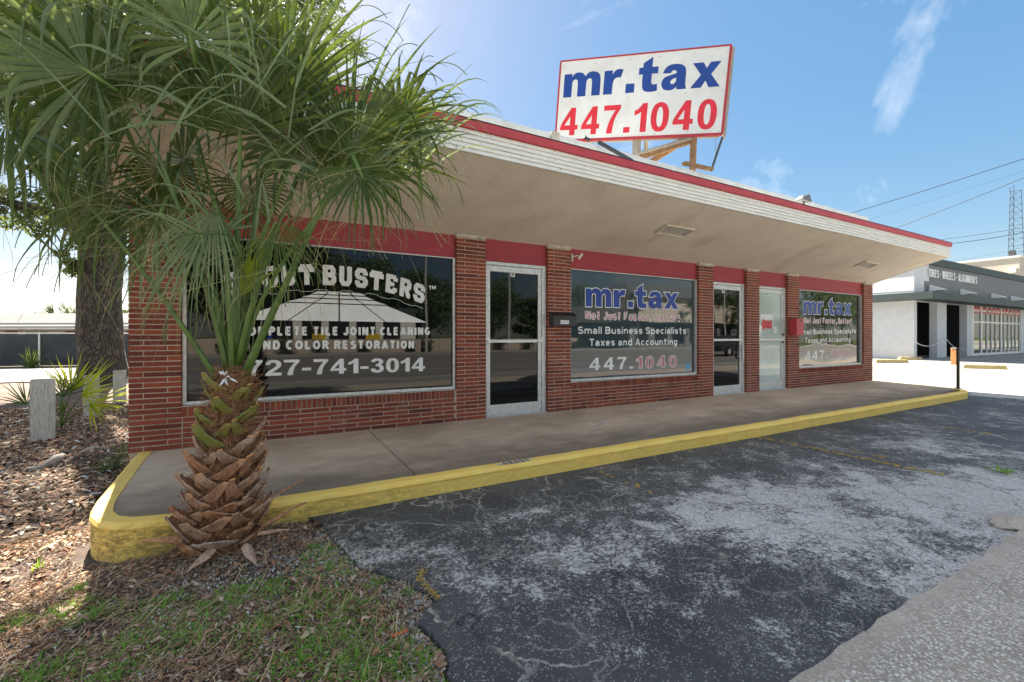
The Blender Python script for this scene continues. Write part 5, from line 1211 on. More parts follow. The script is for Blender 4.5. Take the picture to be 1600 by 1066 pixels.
for c, r_ in zip(cl, rad):
    c = Vector(c); tq = min(tips, key=lambda t_: (t_ - c).length); m_ = tq.lerp(c, .5) + Vector((rr.uniform(-.3, .3), rr.uniform(-.3, .3), rr.uniform(0, .4)))
    cw.tube([tq, m_, c, c + (c - m_) * .3], [.035, .022, .012, .004], 4, cap=False)
cw.build('twigs', 'bark', oak, kind='stuff')
leaves_mesh('crown', cl, rad, 170, .062, 'oak_leaf', oak, 5, kind='stuff')

# ------------------------------------------------------------------ timber posts
def tpost(u, v, wpx, top, label, rot, seed):
    p_ = on_z(u, v, -.26); w = (p_ - CAMP).dot(AX); s_ = wpx / F_PX * w; h = (v - top) / F_PX * w; rr = random.Random(seed)
    t_ = thing('timber_post', label, 'post', (p_.x, p_.y, -.28), 'weathered white timber posts beside the store')
    bm = bmesh.new(); bmesh.ops.create_cube(bm, size=1); bmesh.ops.bevel(bm, geom=bm.edges[:], offset=.02, segments=2, affect='EDGES')
    bmesh.ops.subdivide_edges(bm, edges=[e for e in bm.edges if e.calc_length() > .3], cuts=9, use_grid_fill=True)
    for v_ in bm.verts:
        nz = mnoise.noise(Vector((v_.co.x * 6 + seed, v_.co.y * 6, v_.co.z * 1.2))); v_.co.x *= 1 + .035 * nz; v_.co.y *= 1 + .035 * nz
    me = bpy.data.meshes.new('post_body'); bm.to_mesh(me); bm.free(); me.materials.append(M_['post_paint'])
    o = link('post_body', me, t_); o.scale = (s_ * .82, s_ * .82, h + .06); o.location = (p_.x, p_.y, p_.z + h / 2 - .02); o.rotation_euler = (0, 0, rot)
    cp = MB(); q = s_ * .41 * .9
    o2 = MB(); cr_ = math.cos(rot); sr_ = math.sin(rot)
    pts = [(p_.x + cr_ * a - sr_ * b_, p_.y + sr_ * a + cr_ * b_, p_.z + h + .011) for a, b_ in ((-q, -q), (q, -q), (q, q), (-q, q))]
    pt2 = [(x, y, z + .004) for x, y, z in pts]; o2.hexa(pts + pt2); o2.build('end_grain', 'grey_wood', t_)
    return t_
TA = TH - R(90)
tpost(67, 690, 33, 594, 'nearest white timber post with peeling paint, standing left of the young palmetto', TA + .80, 1)
tpost(143, 650, 23, 588, 'middle white timber post half hidden by the palmetto leaves', TA + .76, 2)
tpost(187, 628, 19, 580, 'rear white timber post touching the corner of the brick store', TA + .74, 3)

# ------------------------------------------------------------------ palmetto and seedlings
def fanplant(name, label, cat, base_, fans, mat, mats2=None, group=None):
    t_ = thing(name, label, cat, tuple(base_), group)
    for i, (hub, d_, n_, sp_, L_, ns, g, w, m_) in enumerate(fans):
        rr = random.Random(i * 7 + 3); hub = Vector(hub); cd = Vector(d_).normalized(); nrm = Vector(n_); nrm = (nrm - cd * nrm.dot(cd)).normalized(); sd = cd.cross(nrm)
        mb = MB(); mb.tube(bez([Vector(base_), Vector(base_).lerp(hub, .5) + UP * .06, hub], 6), [.010] * 5 + [.006] * 2, 5); fr = mb.build('frond', 'petiole_green', t_)
        for k in range(ns):
            ph = R(sp_) * ((k + .5) / ns * 2 - 1); d2 = cd * math.cos(ph) + sd * math.sin(ph) + nrm * rr.uniform(-.15, .15)
            one = MB(); blade(one, hub, d2, nrm.cross(d2), L_ * rr.uniform(.75, 1.1), w, g * rr.uniform(.4, 1.4), K=6, seed=rr.randint(0, 99999), base=.3); one.build('leaf_segment', m_, fr)
    return t_
bb = on_z(94, 668, -.26)
wB = (bb - CAMP).dot(AX)
B = lambda u, v, dw=0: at(u, v, wB + dw)
fanplant('palmetto', 'bushy young palmetto with yellow green leaves growing beside the nearest timber post', 'palmetto', bb, [
 (B(112, 612), cn_(.10, 1, -.1), cn_(.1, .2, -1), 60, .62, 16, .25, .030, 'palmetto_leaf'),
 (B(98, 620, -.1), cn_(-.05, .8, .2), cn_(0, .4, -1), 80, .50, 14, .3, .024, 'palmetto_dark'),
 (B(128, 618, -.1), cn_(.8, .42, -.1), cn_(-.1, .5, -1), 62, .66, 15, .35, .030, 'palmetto_leaf'),
 (B(140, 632, .0), cn_(1, -.12, -.1), cn_(0, .8, -1), 50, .62, 12, .35, .028, 'palmetto_leaf'),
 (B(42, 632, .1), cn_(-.75, .75, 0), cn_(.2, .3, -1), 45, .50, 10, .15, .02, 'palmetto_dark'),
 (B(95, 610, .2), cn_(-.3, .85, .1), cn_(.1, .3, -1), 40, .40, 7, .1, .013, 'palmetto_dark'),
 (B(102, 640, -.2), cn_(-.2, .4, -.6), cn_(0, .6, -1), 70, .24, 8, .5, .016, 'palmetto_dark')], None)
def spiky(name, label, cat, u, v, L_, n, mat, z=-.25, spread=.8, w=.012, gr=.6, group=None, seed=0):
    p_ = on_z(u, v, z); rr = random.Random(seed); t_ = MB()
    for q in range(n):
        d_ = Vector((rr.gauss(0, spread), rr.gauss(0, spread), rr.uniform(.4, 1.2))); blade(t_, p_ + Vector((rr.gauss(0, .02), rr.gauss(0, .02), 0)), d_, d_.cross(UP), L_ * rr.uniform(.5, 1.1), w, gr * rr.uniform(.4, 1.6), K=6, seed=rr.randint(0, 9999), base=.5)
    o = t_.build(name, mat); return tag(o, label, cat, group)
spiky('seedling', 'dark green grassy palm seedling beside the left kerb corner of the walkway', 'plant', 172, 738, .34, 34, 'palmetto_dark', seed=2)
spiky('seedling', 'small grassy tuft growing at the foot of the corner brick pier', 'plant', 196, 712, .26, 16, 'palmetto_dark', seed=3)
spiky('weed_tuft', 'tiny bright weed in the pale sand left of the kerb corner', 'weed', 62, 890, .09, 9, 'grass_blade', seed=4, w=.008)
spiky('weed_tuft', 'tiny weed at the foot of the nearest timber post', 'weed', 76, 686, .16, 10, 'palmetto_dark', seed=6, w=.02)
spiky('weed_tuft', 'small green weed on the far asphalt by the right edge of the photo', 'weed', 1568, 738, .12, 26, 'grass_blade', z=-.14, seed=5, w=.01, spread=1.5)
# fallen wood
def fallen(name, label, cat, pts, rad, mat='stick'):
    P = [on_z(u, v, -.25) for u, v in pts]; P = [Vector((p.x, p.y, Hz(p.x, p.y) + rad[min(i, len(rad) - 1)] * .6)) for i, p in enumerate(P)]
    mb = MB(); Q = bez(P, 8); mb.tube([q + Vector((random.uniform(-.006, .006),) * 3) for q in Q], [float(np.interp(i / 8, np.linspace(0, 1, len(rad)), rad)) for i in range(9)], 7); tag(mb.build(name, mat, smooth=True), label, cat)
fallen('tree_root', 'thick grey root humping out of the mulch between the timber post and the kerb', 'root', [(45, 736), (75, 738), (88, 728), (104, 726)], [.022, .03, .055, .02], 'grey_wood')
fallen('branch', 'thin curved branch lying on the mulch left of the thick root', 'branch', [(8, 770), (26, 752), (36, 738), (50, 728)], [.012, .014, .016, .010])
fallen('branch', 'short dark stub of branch lying at the left edge of the photo', 'branch', [(6, 750), (14, 735), (18, 728)], [.022, .02, .016])
fallen('tree_root', 'pale long root ridge near the corner brick pier', 'root', [(118, 714), (140, 704), (160, 700), (172, 704)], [.012, .03, .026, .01], 'grey_wood')
fallen('stick', 'bare forked stick leaning over the sand near the left kerb', 'stick', [(46, 798), (72, 768), (95, 748), (122, 744)], [.004, .007, .007, .004], 'stick')
fallen('stick', 'short brown stick lying in the sand left of the kerb corner', 'stick', [(60, 792), (86, 789)], [.014, .012], 'stick')
fallen('root_strand', 'thin pale root strand trailing right from the palm foot', 'root', [(405, 828), (430, 822), (465, 834), (487, 846)], [.006, .007, .005, .003], 'palm_thread')
fallen('root_strand', 'thin looped root strand hanging off the palm foot', 'root', [(440, 826), (415, 830), (404, 846), (410, 868)], [.004, .005, .004, .002], 'palm_thread')
p_ = on_z(624, 995, -.165); mb = MB(); d_ = (on_z(636, 991, -.165) - on_z(612, 999, -.165)).normalized(); mb.beam(p_ - d_ * .035 + UP * .012, p_ + d_ * .035 + UP * .014, .018, .012)
tag(mb.build('orange_lighter', 'orange_litter', bevel=.004), 'bright orange plastic scrap lying in the leaf litter near the asphalt', 'litter')

# ------------------------------------------------------------------ mulch, litter, grass, stones
def inside(x, y):
    """bed area in view, outside the kerb and asphalt"""
    if x > .12 and y > -2.16: return False
    xe = np.interp(-y, [-e[1] for e in edge], [e[0] for e in edge]) if y < -1.97 else .2
    if x > xe - .01: return False
    if y > -2.11 and x > -1.12:
        if x < -.62 and y < -1.62: return math.hypot(x + .62, y + 1.62) > .47
        return x < -1.115 + .06 * max(0, -y - .3) / 1.2 and y > -1.7
    return True
def scatter(n, sampler, r): 
    out = []
    while len(out) < n:
        x, y = sampler(r)
        if inside(x, y): out.append((x, y))
    return np.array(out)
rnp = np.random.default_rng(21)
def near(r): return r.uniform(-2.1, .72), r.uniform(-4.45, -1.3)
def mid_(r): return r.uniform(-5.2, -1.1), r.uniform(-2.5, 6.5)
def chips(name, n, sampler, lmin, lmax, asp, mats, tilt=.35, zoff=.006, curl=.25, seed=0, prob=None, mask=None):
    r = np.random.default_rng(seed); P = scatter(n, sampler, r)
    if mask is not None: P = P[mask(P[:, 0], P[:, 1], r)]
    n = len(P); z = hgt(P[:, 0], P[:, 1]) + zoff * r.uniform(.2, 2.2, n); C_ = np.stack([P[:, 0], P[:, 1], z], 1)
    th = r.uniform(0, 2 * np.pi, n); el = r.normal(0, tilt, n); a = np.stack([np.cos(th) * np.cos(el), np.sin(th) * np.cos(el), np.sin(el)], 1)
    b_ = np.stack([-np.sin(th), np.cos(th), r.normal(0, tilt, n)], 1); b_ /= np.linalg.norm(b_, axis=1)[:, None]
    l = (r.uniform(lmin, lmax, n) / 2)[:, None]; w = l * r.uniform(asp[0], asp[1], (n, 1)); c = np.cross(a, b_)
    V = np.stack([C_ - a * l - b_ * w * .6, C_ - a * l + b_ * w * .5, C_ - b_ * w + c * l * curl, C_ + b_ * w + c * l * curl, C_ + a * l - b_ * w * .4, C_ + a * l + b_ * w * .5], 1).reshape(-1, 3)
    k = np.arange(n)[:, None] * 6; Fc = np.concatenate([k + np.array([0, 2, 3, 1]), k + np.array([2, 4, 5, 3])], 1).reshape(-1, 4)
    mi = np.repeat(r.choice(len(mats), n, p=prob), 2); return arrays(name, V, Fc, mats, mi, kind='stuff')
def bare(x, y, r):     # sandy bare patch where few chips lie
    f = np.exp(-(((x + 1.35) / .55) ** 2 + ((y + 1.85) / .5) ** 2)) + .8 * np.exp(-(((x + .1) / .5) ** 2 + ((y + 2.75) / .16) ** 2)); return r.random(len(x)) > .85 * f
CM = ['chip_dark', 'chip_brown', 'chip_red', 'chip_tan', 'shell_white']
chips('mulch', 120000, near, .006, .030, (.12, .35), CM, prob=[.24, .38, .13, .21, .04], seed=1, mask=bare)
chips('leaf_litter', 2200, near, .02, .055, (.28, .5), ['chip_brown', 'chip_red', 'chip_tan'], prob=[.45, .25, .30], tilt=.5, zoff=.010, curl=.5, seed=2, mask=bare)
chips('rear_mulch', 42000, mid_, .02, .08, (.18, .45), CM, prob=[.34, .33, .07, .20, .06], seed=3, mask=bare)
def strip_(r): 
    y = r.uniform(-4.4, -2.3); xe = np.interp(-y, [-e[1] for e in edge], [e[0] for e in edge]); return xe - abs(r.normal(0, .10)), y
chips('gravel', 4200, strip_, .006, .020, (.5, .9), ['shell_white', 'gravel_grey', 'chip_tan'], prob=[.35, .45, .2], tilt=.7, seed=4)
def patch_(r): return r.normal(-.05, .42), r.normal(-2.72, .17)
chips('shell_bits', 2600, patch_, .005, .018, (.5, .9), ['shell_white', 'gravel_grey'], prob=[.5, .5], tilt=.7, seed=5)
# dry straw and twigs
st = MB(); rr = random.Random(31)
for q in range(7500):
    while True:
        x, y = near(rnp)
        if inside(x, y) and bare(np.array([x]), np.array([y]), rnp)[0]: break
    a = rr.uniform(0, 6.28) if rr.random() < .5 else rr.gauss(.6, .5)
    strand(st, Vector((x, y, Hz(x, y) + rr.uniform(.004, .018))), Vector((math.cos(a), math.sin(a), rr.uniform(-.05, .25))), rr.uniform(.04, .20), rr.uniform(.0012, .0032), rr, .45, 5, m=0 if rr.random() < .7 else 1, grav=.06)
st.build('dry_straw', ['straw', 'stick'], kind='stuff')
# green weeds in patches
gr = MB(); rr = random.Random(33); c = 0
cents = [(on_z(u, v, -.19), s_) for u, v, s_ in ((520, 895, .16), (500, 870, .10), (540, 960, .16), (480, 960, .14), (600, 1040, .18), (650, 1050, .12), (520, 1010, .15), (330, 960, .16), (250, 945, .10), (150, 950, .10), (110, 940, .08), (60, 1040, .14), (30, 1055, .1), (210, 990, .10), (400, 1000, .12), (430, 930, .10), (590, 920, .05), (640, 935, .04), (380, 930, .12), (290, 1000, .1), (560, 1060, .14), (120, 910, .03), (460, 1050, .12), (20, 960, .05), (180, 1050, .1))]
for ce, s_ in cents:
    for q in range(int(900 * s_)):
        x, y = rr.gauss(ce.x, s_ * .55), rr.gauss(ce.y, s_ * .55)
        if not inside(x, y): continue
        p_ = Vector((x, y, Hz(x, y) + .002))
        for k in range(rr.randint(2, 4)):
            d_ = Vector((rr.gauss(0, .8), rr.gauss(0, .8), rr.uniform(.3, 1.0))); blade(gr, p_, d_, d_.cross(UP), rr.uniform(.018, .06), rr.uniform(.003, .008), .8, K=3, seed=rr.randint(0, 99999), base=.6)
gr.build('green_weeds', 'grass_blade', kind='stuff')

# broken concrete lump at the sidewalk edge
p_ = on_z(1590, 822, -.14); bm = bmesh.new(); bmesh.ops.create_icosphere(bm, subdivisions=3, radius=1)
for v_ in bm.verts:
    n_ = mnoise.noise(v_.co * 1.3) * .35 + mnoise.noise(v_.co * 4) * .10; v_.co = Vector((v_.co.x * .20, v_.co.y * .085, max(v_.co.z, -.2) * .035)) * (1 + n_)
me = bpy.data.meshes.new('concrete_lump'); bm.to_mesh(me); bm.free(); me.materials.append(M_['aggregate'])
o = link('concrete_lump', me); o.location = (p_.x + .04, p_.y + .03, -.135); tag(o, 'broken lump of pale concrete at the sidewalk edge by the right side', 'rubble')
# ------------------------------------------------------------------ left background
fw = [on_z(u, 573, -.24) for u in (-260, 48, 240)]; fa_, fb_ = on_z(-60, 575, -.24), on_z(300, 569, -.24)
fd = (fb_ - fa_).normalized(); fence = thing('chain_link_fence', 'chain link fence covered with black windscreen cloth along the side lane', 'fence', tuple((fa_ + fb_) / 2))
def fp(s, z, off=0): q = fa_ + fd * s; nrm = Vector((fd.y, -fd.x, 0)); return Vector((q.x, q.y, 0)) + nrm * off + UP * z
s0, s1 = -18, 30; zt = 1.27
mb = MB(); n = 60
for i in range(n):
    a, b_ = s0 + (s1 - s0) * i / n, s0 + (s1 - s0) * (i + 1) / n
    za, zb_ = zt - .03 + .03 * math.sin(i * 1.7), zt - .03 + .03 * math.sin((i + 1) * 1.7); wa, wb = .02 * math.sin(i * 2.3), .02 * math.sin((i + 1) * 2.3)
    mb.face([fp(a, -.2, wa - .03), fp(b_, -.2, wb - .03), fp(b_, zb_, wb - .03), fp(a, za, wa - .03)])
mb.build('windscreen', 'fence_screen', fence)
mb = MB(); 
for i in range(340):
    s_ = s0 + i * .14; 
    if s_ < s1 - 1.5:
        for sg_ in (-1, 1): mb.beam(fp(s_ + (0 if sg_ > 0 else 1.5), -.22, .02), fp(s_ + (1.5 if sg_ > 0 else 0), zt, .02), .0035, .0035)
mb.build('chain_link', 'link_wire', fence, kind='stuff')
sp0 = (on_z(62, 573, -.24) - fa_).dot(fd)
for k in range(-5, 8):
    mb = MB(); mb.tube([fp(sp0 + k * 3.05, -.3, .05), fp(sp0 + k * 3.05, zt + .06, .05)], .035, 8); mb.build('post', 'aluminium', fence)
mb = MB(); mb.tube([fp(s0, zt, .03), fp(s1, zt, .03)], .02, 6); mb.build('top_rail', 'aluminium', fence)
p_ = on_z(60, 573, -.24); 
spiky('clump_grass', 'shaggy green clump of grass at the foot of the windscreen fence', 'plant', 50, 575, .95, 70, 'palmetto_dark', z=-.24, spread=.6, w=.03, gr=.9, seed=9)
# house behind the fence: long grey roof
q0 = at(-420, 500, 33); q1 = at(330, 500, 31)
hd_ = Vector((q1.x - q0.x, q1.y - q0.y, 0)).normalized(); hn = Vector((-hd_.y, hd_.x, 0)); Lh_ = (q1 - q0).length
h = thing('long_house', 'long low house with a grey shingle roof behind the black screened fence', 'house', tuple(Vector((q0.x, q0.y, -.2)) + hd_ * Lh_ / 2))
def hp(s, d, z): return Vector((q0.x, q0.y, 0)) + hd_ * s + hn * d + UP * z
mb = MB(); mb.hexa([hp(0, 0, -.4), hp(Lh_, 0, -.4), hp(Lh_, 8, -.4), hp(0, 8, -.4), hp(0, 0, 2.1), hp(Lh_, 0, 2.1), hp(Lh_, 8, 2.1), hp(0, 8, 2.1)]); mb.build('wall', 'cream_wall', h)
mb = MB(); mb.hexa([hp(-.5, -.7, 1.75), hp(Lh_ + .5, -.7, 1.75), hp(Lh_ + .5, 4, 2.9), hp(-.5, 4, 2.9), hp(-.5, -.7, 1.83), hp(Lh_ + .5, -.7, 1.83), hp(Lh_ + .5, 4, 3.0), hp(-.5, 4, 3.0)])
mb.hexa([hp(-.5, 4, 2.9), hp(Lh_ + .5, 4, 2.9), hp(Lh_ + .5, 8.7, 1.75), hp(-.5, 8.7, 1.75), hp(-.5, 4, 3.0), hp(Lh_ + .5, 4, 3.0), hp(Lh_ + .5, 8.7, 1.83), hp(-.5, 8.7, 1.83)]); mb.build('roof', 'shingle', h)
mb = MB(); mb.hexa([hp(-.5, -.72, 1.62), hp(Lh_ + .5, -.72, 1.62), hp(Lh_ + .5, -.66, 1.62), hp(-.5, -.66, 1.62), hp(-.5, -.72, 1.76), hp(Lh_ + .5, -.72, 1.76), hp(Lh_ + .5, -.66, 1.76), hp(-.5, -.66, 1.76)]); mb.build('fascia', 'white_stucco', h)
for k in range(7):
    s_ = 3.5 + k * 4.6; mb = MB(); mb.hexa([hp(s_, -.06, -.3), hp(s_ + .9, -.06, -.3), hp(s_ + .9, .02, -.3), hp(s_, .02, -.3), hp(s_, -.06, 1.5), hp(s_ + .9, -.06, 1.5), hp(s_ + .9, .02, 1.5), hp(s_, .02, 1.5)]); mb.build('brick_panel', 'red_brick_far', h)
    mb = MB(); mb.hexa([hp(s_ + 1.6, -.05, .3), hp(s_ + 3.2, -.05, .3), hp(s_ + 3.2, .02, .3), hp(s_ + 1.6, .02, .3), hp(s_ + 1.6, -.05, 1.45), hp(s_ + 3.2, -.05, 1.45), hp(s_ + 3.2, .02, 1.45), hp(s_ + 1.6, .02, 1.45)]); mb.build('window', 'glass_far', h)

def far_tree(label, x, y, z0, h, r, n=60, each=90, size=.16, seed=0, group=None, mat='far_leaf', kind_='broadleaf_tree'):
    t_ = thing(kind_, label, 'tree', (x, y, z0), group); rr = np.random.default_rng(seed)
    mb = MB(); mb.tube([(x, y, z0 - .2), (x + .1, y, z0 + h * .35), (x - .1, y + .1, z0 + h * .7)], [h * .035, h * .026, h * .012], 7); mb.build('trunk', 'bark', t_)
    g = rr.normal(size=(n, 3)); g /= np.linalg.norm(g, axis=1)[:, None]; g *= rr.uniform(.35, 1, (n, 1)); C_ = np.array([x, y, z0 + h * .62]) + g * np.array([r, r, h * .40])
    leaves_mesh('crown', C_, rr.uniform(.22, .38, n) * r, each, size, mat, t_, seed, kind='stuff'); return t_
def palm_far(label, x, y, z0, h, seed=0, group=None, r=1.6, fr=26):
    t_ = thing('palm_tree', label, 'palm', (x, y, z0), group); rr = random.Random(seed); mb = MB()
    mb.tube([(x, y, z0 - .2), (x + .15, y, z0 + h * .5), (x, y, z0 + h)], [.18, .15, .14], 8); mb.build('trunk', 'bark', t_); cr_ = MB(); top = Vector((x, y, z0 + h))
    for q in range(fr):
        a = rr.uniform(0, 6.28); e = rr.uniform(-.6, 1.1); d_ = Vector((math.cos(a) * math.cos(e), math.sin(a) * math.cos(e), math.sin(e)))
        hub = top + d_ * r * .5
        for k in range(9):
            d2 = (d_ + Vector((rr.gauss(0, .55), rr.gauss(0, .55), rr.gauss(0, .55)))).normalized(); blade(cr_, hub, d2, d2.cross(UP), r * .6, .10, .8, K=4, seed=rr.randint(0, 9999), base=.3)
        cr_.beam(top, hub, .03, .03)
    cr_.build('crown', 'far_leaf', t_, kind='stuff'); return t_
a = at(97, 500, 60); palm_far('green fan palm showing above the grey roof, left of the oak trunk', a.x, a.y, -.2, 3.2 + .6, 3, r=2.6)
a = at(118, 500, 60); palm_far('second green fan palm above the grey roof, touching the oak trunk', a.x, a.y, -.2, 3.4, 4, r=2.2)
a = at(75, 500, 62); far_tree('low bare-looking treetop just above the grey roof', a.x, a.y, -.2, 5.4, 1.3, 14, 22, .1, 5)
a = at(50, 500, 62); far_tree('leftmost small dark treetop poking above the grey roof', a.x, a.y, -.2, 5.0, 1.1, 12, 22, .1, 6)
a = at(193, 500, 60); far_tree('treetop in the gap between the oak trunk and the brick pier', a.x, a.y, -.2, 6.4, 1.6, 30, 60, .14, 7)

# ------------------------------------------------------------------ tyre shop on the right
ts = thing('tire_shop', 'grey and white tire shop with two open garage bays across the bright lot', 'shop', (42, 12, -.14))
YT = 5.0; YC = 4.55
XA = on_x  # noqa
x_l = 30.6
def bxp(x0, x1, y0, y1, z0, z1, name, mat, par=ts, bevel=0): mb = MB(); mb.box(x0, x1, y0, y1, z0, z1); return mb.build(name, mat, par, bevel=bevel)
bxp(x_l, x_l + .35, YT, 22, -.3, 5.15, 'side_wall', 'painted_block')
for k in range(1, 13):     # joints of the block side wall
    bxp(x_l - .012, x_l, YT + .02, 21.9, -.14 + k * .42 - .01, -.14 + k * .42 - .003, 'wall_joint', 'white_stucco') if k % 2 else None
bxp(x_l + .35, 60, 21.6, 22, -.3, 5.15, 'rear_wall', 'painted_block'); bxp(59.6, 60, YT, 21.6, -.3, 5.15, 'side_wall', 'painted_block')
bxp(x_l + .35, 59.6, YT + .4, 21.6, 4.9, 5.0, 'roof', 'concrete_pale')
bxp(x_l + .352, 59.598, YT, YT + .35, 3.07, 5.149, 'upper_wall', 'painted_block')
gp = MB(); gp.box(32.55, 60, YT - .04, YT - .002, 3.5, 5.15); gp.box(31.9, 32.549, YT - .04, YT - .002, 3.5, 4.2); gp.build('grey_panel', 'grey_panel', ts)
bxp(x_l - .12, 60.1, YT - .12, YT + .35, 5.152, 5.56, 'parapet_trim', 'green_grey_trim')
bxp(x_l - .12, x_l + .30, YT + .352, 22.1, 5.152, 5.56, 'parapet_trim', 'green_grey_trim')
cb = MB(); cb.box(x_l - .75, 60.4, YC - .55, YT - .045, 3.08, 3.46); cb.box(x_l - .75, x_l - .014, YT - .044, 12.5, 3.08, 3.46); cb.build('awning_band', 'green_grey_trim', ts)
# wall pieces between the openings
def X_(u): return on_y(u, 500, YT).x
GA0, GA1, PB0, PB1, GB1 = X_(1432), X_(1464), X_(1464.5), X_(1479), X_(1511)
bxp(x_l + .352, GA0, YT, YT + .35, -.3, 3.069, 'front_wall', 'painted_block') if GA0 > x_l + .4 else None; bxp(PB0, PB1, YT, YT + .35, -.3, 3.069, 'front_wall', 'painted_block'); bxp(GB1, X_(1519), YT, YT + .35, -.3, 3.069, 'front_wall', 'painted_block')
for k in range(1, 5): bxp(x_l - .002, GA0 + .002, YT - .012, YT + .0, -.14 + k * .62, -.14 + k * .62 + .012, 'wall_joint', 'white_stucco')
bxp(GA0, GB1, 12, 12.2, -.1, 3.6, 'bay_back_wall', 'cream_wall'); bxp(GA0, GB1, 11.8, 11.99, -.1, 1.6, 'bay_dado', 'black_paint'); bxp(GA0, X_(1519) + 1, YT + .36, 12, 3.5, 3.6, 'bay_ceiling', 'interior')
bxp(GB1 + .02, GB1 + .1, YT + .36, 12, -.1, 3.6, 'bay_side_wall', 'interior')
# lifts and tyre machine inside the bays
lf = thing('car_lift', 'blue two-post car lift standing inside the first garage bay', 'car lift', (33.6, 7.4, -.12))
for x in (32.6, 35.0):
    mb = MB(); mb.box(x - .12, x + .12, 7.2, 7.5, -.12, 2.9); mb.box(x - .2, x + .2, 7.1, 7.6, -.12, -.08); mb.build('post', 'bluepole', lf)
    mb = MB(); mb.beam((x, 7.15, .05), (x + (.9 if x < 34 else -.9), 6.5, .05), .1, .08); mb.build('arm', 'bluepole', lf)
mb = MB(); mb.box(32.6, 35.0, 7.3, 7.4, 2.85, 2.93); mb.build('crossbar', 'bluepole', lf)
tm = thing('tire_machine', 'black tire changing machine standing inside the second garage bay', 'machine', (37.2, 6.4, -.12))
c_ = on_y(1497, 525, 6.2)
mb = MB(); mb.tube([(c_.x + .9 * math.cos(q * math.pi / 10), 6.2, c_.z + .55 * math.sin(q * math.pi / 10) - .1) for q in range(-1, 12)][::1], .09, 8); mb.build('hoop', 'black_paint', tm)
mb = MB(); mb.box(c_.x - .14, c_.x + .14, 6.1, 6.35, -.12, 2.8); mb.build('column', 'black_paint', tm); mb = MB(); mb.box(c_.x - .5, c_.x + .5, 6.0, 6.7, -.12, .55); mb.build('cabinet', 'black_paint', tm)
# storefront
u_m = [1519, 1532.5, 1542, 1549, 1556, 1563.5, 1569, 1575.5, 1581.5, 1587, 1593]
xs_ = [X_(u) for u in u_m]; zt_ = 3.07
fr_ = MB()
for i, x in enumerate(xs_):
    w = .22 if i in (0, 1, 5) else .09; fr_.box(x, x + w, YT - .02, YT + .08, -.1, zt_)
fr_.box(xs_[0], xs_[-1], YT + .0, YT + .06, 2.0, 2.10); fr_.box(xs_[0], xs_[-1], YT + .0, YT + .06, -.1, .05)
sf = fr_.build('storefront', 'white_siding', ts)
for i in range(len(xs_) - 1):
    gx = MB(); gx.box(xs_[i] + .1, xs_[i + 1], YT + .03, YT + .04, .05, 2.0); gx.build('pane', 'glass_far', sf)
    gx = MB(); gx.box(xs_[i] + .1, xs_[i + 1], YT + .03, YT + .04, 2.1, zt_); gx.build('pane', 'glass_far', sf)
    gx = MB(); gx.box(xs_[i] + .22, xs_[i + 1] - .05, YT + .0, YT + .02, 2.62, 3.0); gx.build('red_banner', 'vinyl_red', sf)
    gx = MB(); gx.box(xs_[i] + .3, xs_[i + 1] - .13, YT - .008, YT - .002, 2.74, 2.84); gx.build('banner_stripe', 'vinyl_white', sf)
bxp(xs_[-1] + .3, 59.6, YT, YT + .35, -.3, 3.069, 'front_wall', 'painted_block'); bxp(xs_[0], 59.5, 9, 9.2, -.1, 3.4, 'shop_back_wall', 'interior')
bxp(30.5, 60, 3.2, YT, -.2, -.10, 'apron', 'concrete_pale')
l0 = on_y(1450.5, 434, YT - .05); l1 = on_y(1526, 441, YT - .05)
lettering('lettering', 'TIRES · WHEELS · ALIGNMENTS', l1.x - l0.x, .46, .085, lambda x, y, d: (l0.x + x, YT - .05 - d, 4.46 + y), 'vinyl_white', ts, depth=.03, gap=.06)
for i, u in enumerate((1461, 1509, 1557, 1587)):
    p_ = on_y(u, 459, 4.75); mb = MB(); x = p_.x; z = 3.72
    mb.hexa([(x - .28, 4.30, z - .02), (x + .28, 4.30, z - .02), (x + .28, 4.96, z - .12), (x - .28, 4.96, z - .12), (x - .2, 4.40, z + .05), (x + .2, 4.40, z + .05), (x + .2, 4.96, z + .30), (x - .2, 4.96, z + .30)])
    t_ = thing('wall_lamp', '%s grey wall lamp hood above the tire shop awning' % ('first from the left', 'second from the left', 'third from the left', 'rightmost')[i], 'lamp', (x, 4.9, z), 'wall lamps above the tire shop awning')
    mb.build('hood', 'lightning_white', t_, bevel=.03); m2 = MB(); m2.box(x - .14, x + .14, 4.90, 4.958, z - .25, z - .1); m2.build('backplate', 'steel_dark', t_)
# pale block behind the tyre shop
wb = thing('white_warehouse', 'tall cream warehouse wall rising behind the tire shop roof', 'building', (75, 40, -.2))
pA = on_x(1593, 402, 66.0); hw_ = pA.z
mb = MB(); mb.box(66, 100, pA.y, 70, -.3, hw_); mb.build('walls', 'cream_wall', wb); mb = MB(); mb.box(65.9, 100.1, pA.y - .1, 70, hw_, hw_ + .2); mb.build('roof_edge', 'white_stucco', wb)
tg = on_x(1583, 423, 65.8); mb = MB(); mb.box(65.7, 66, tg.y - .2, tg.y + .2, tg.z - .2, tg.z + .25); mb.build('wall_lamp', 'white_stucco', wb)
mb = MB(); mb.box(66.3, 66.8, pA.y + .4, pA.y + .8, hw_ + .2, hw_ + .8); mb.build('roof_vent', 'steel_dark', wb)
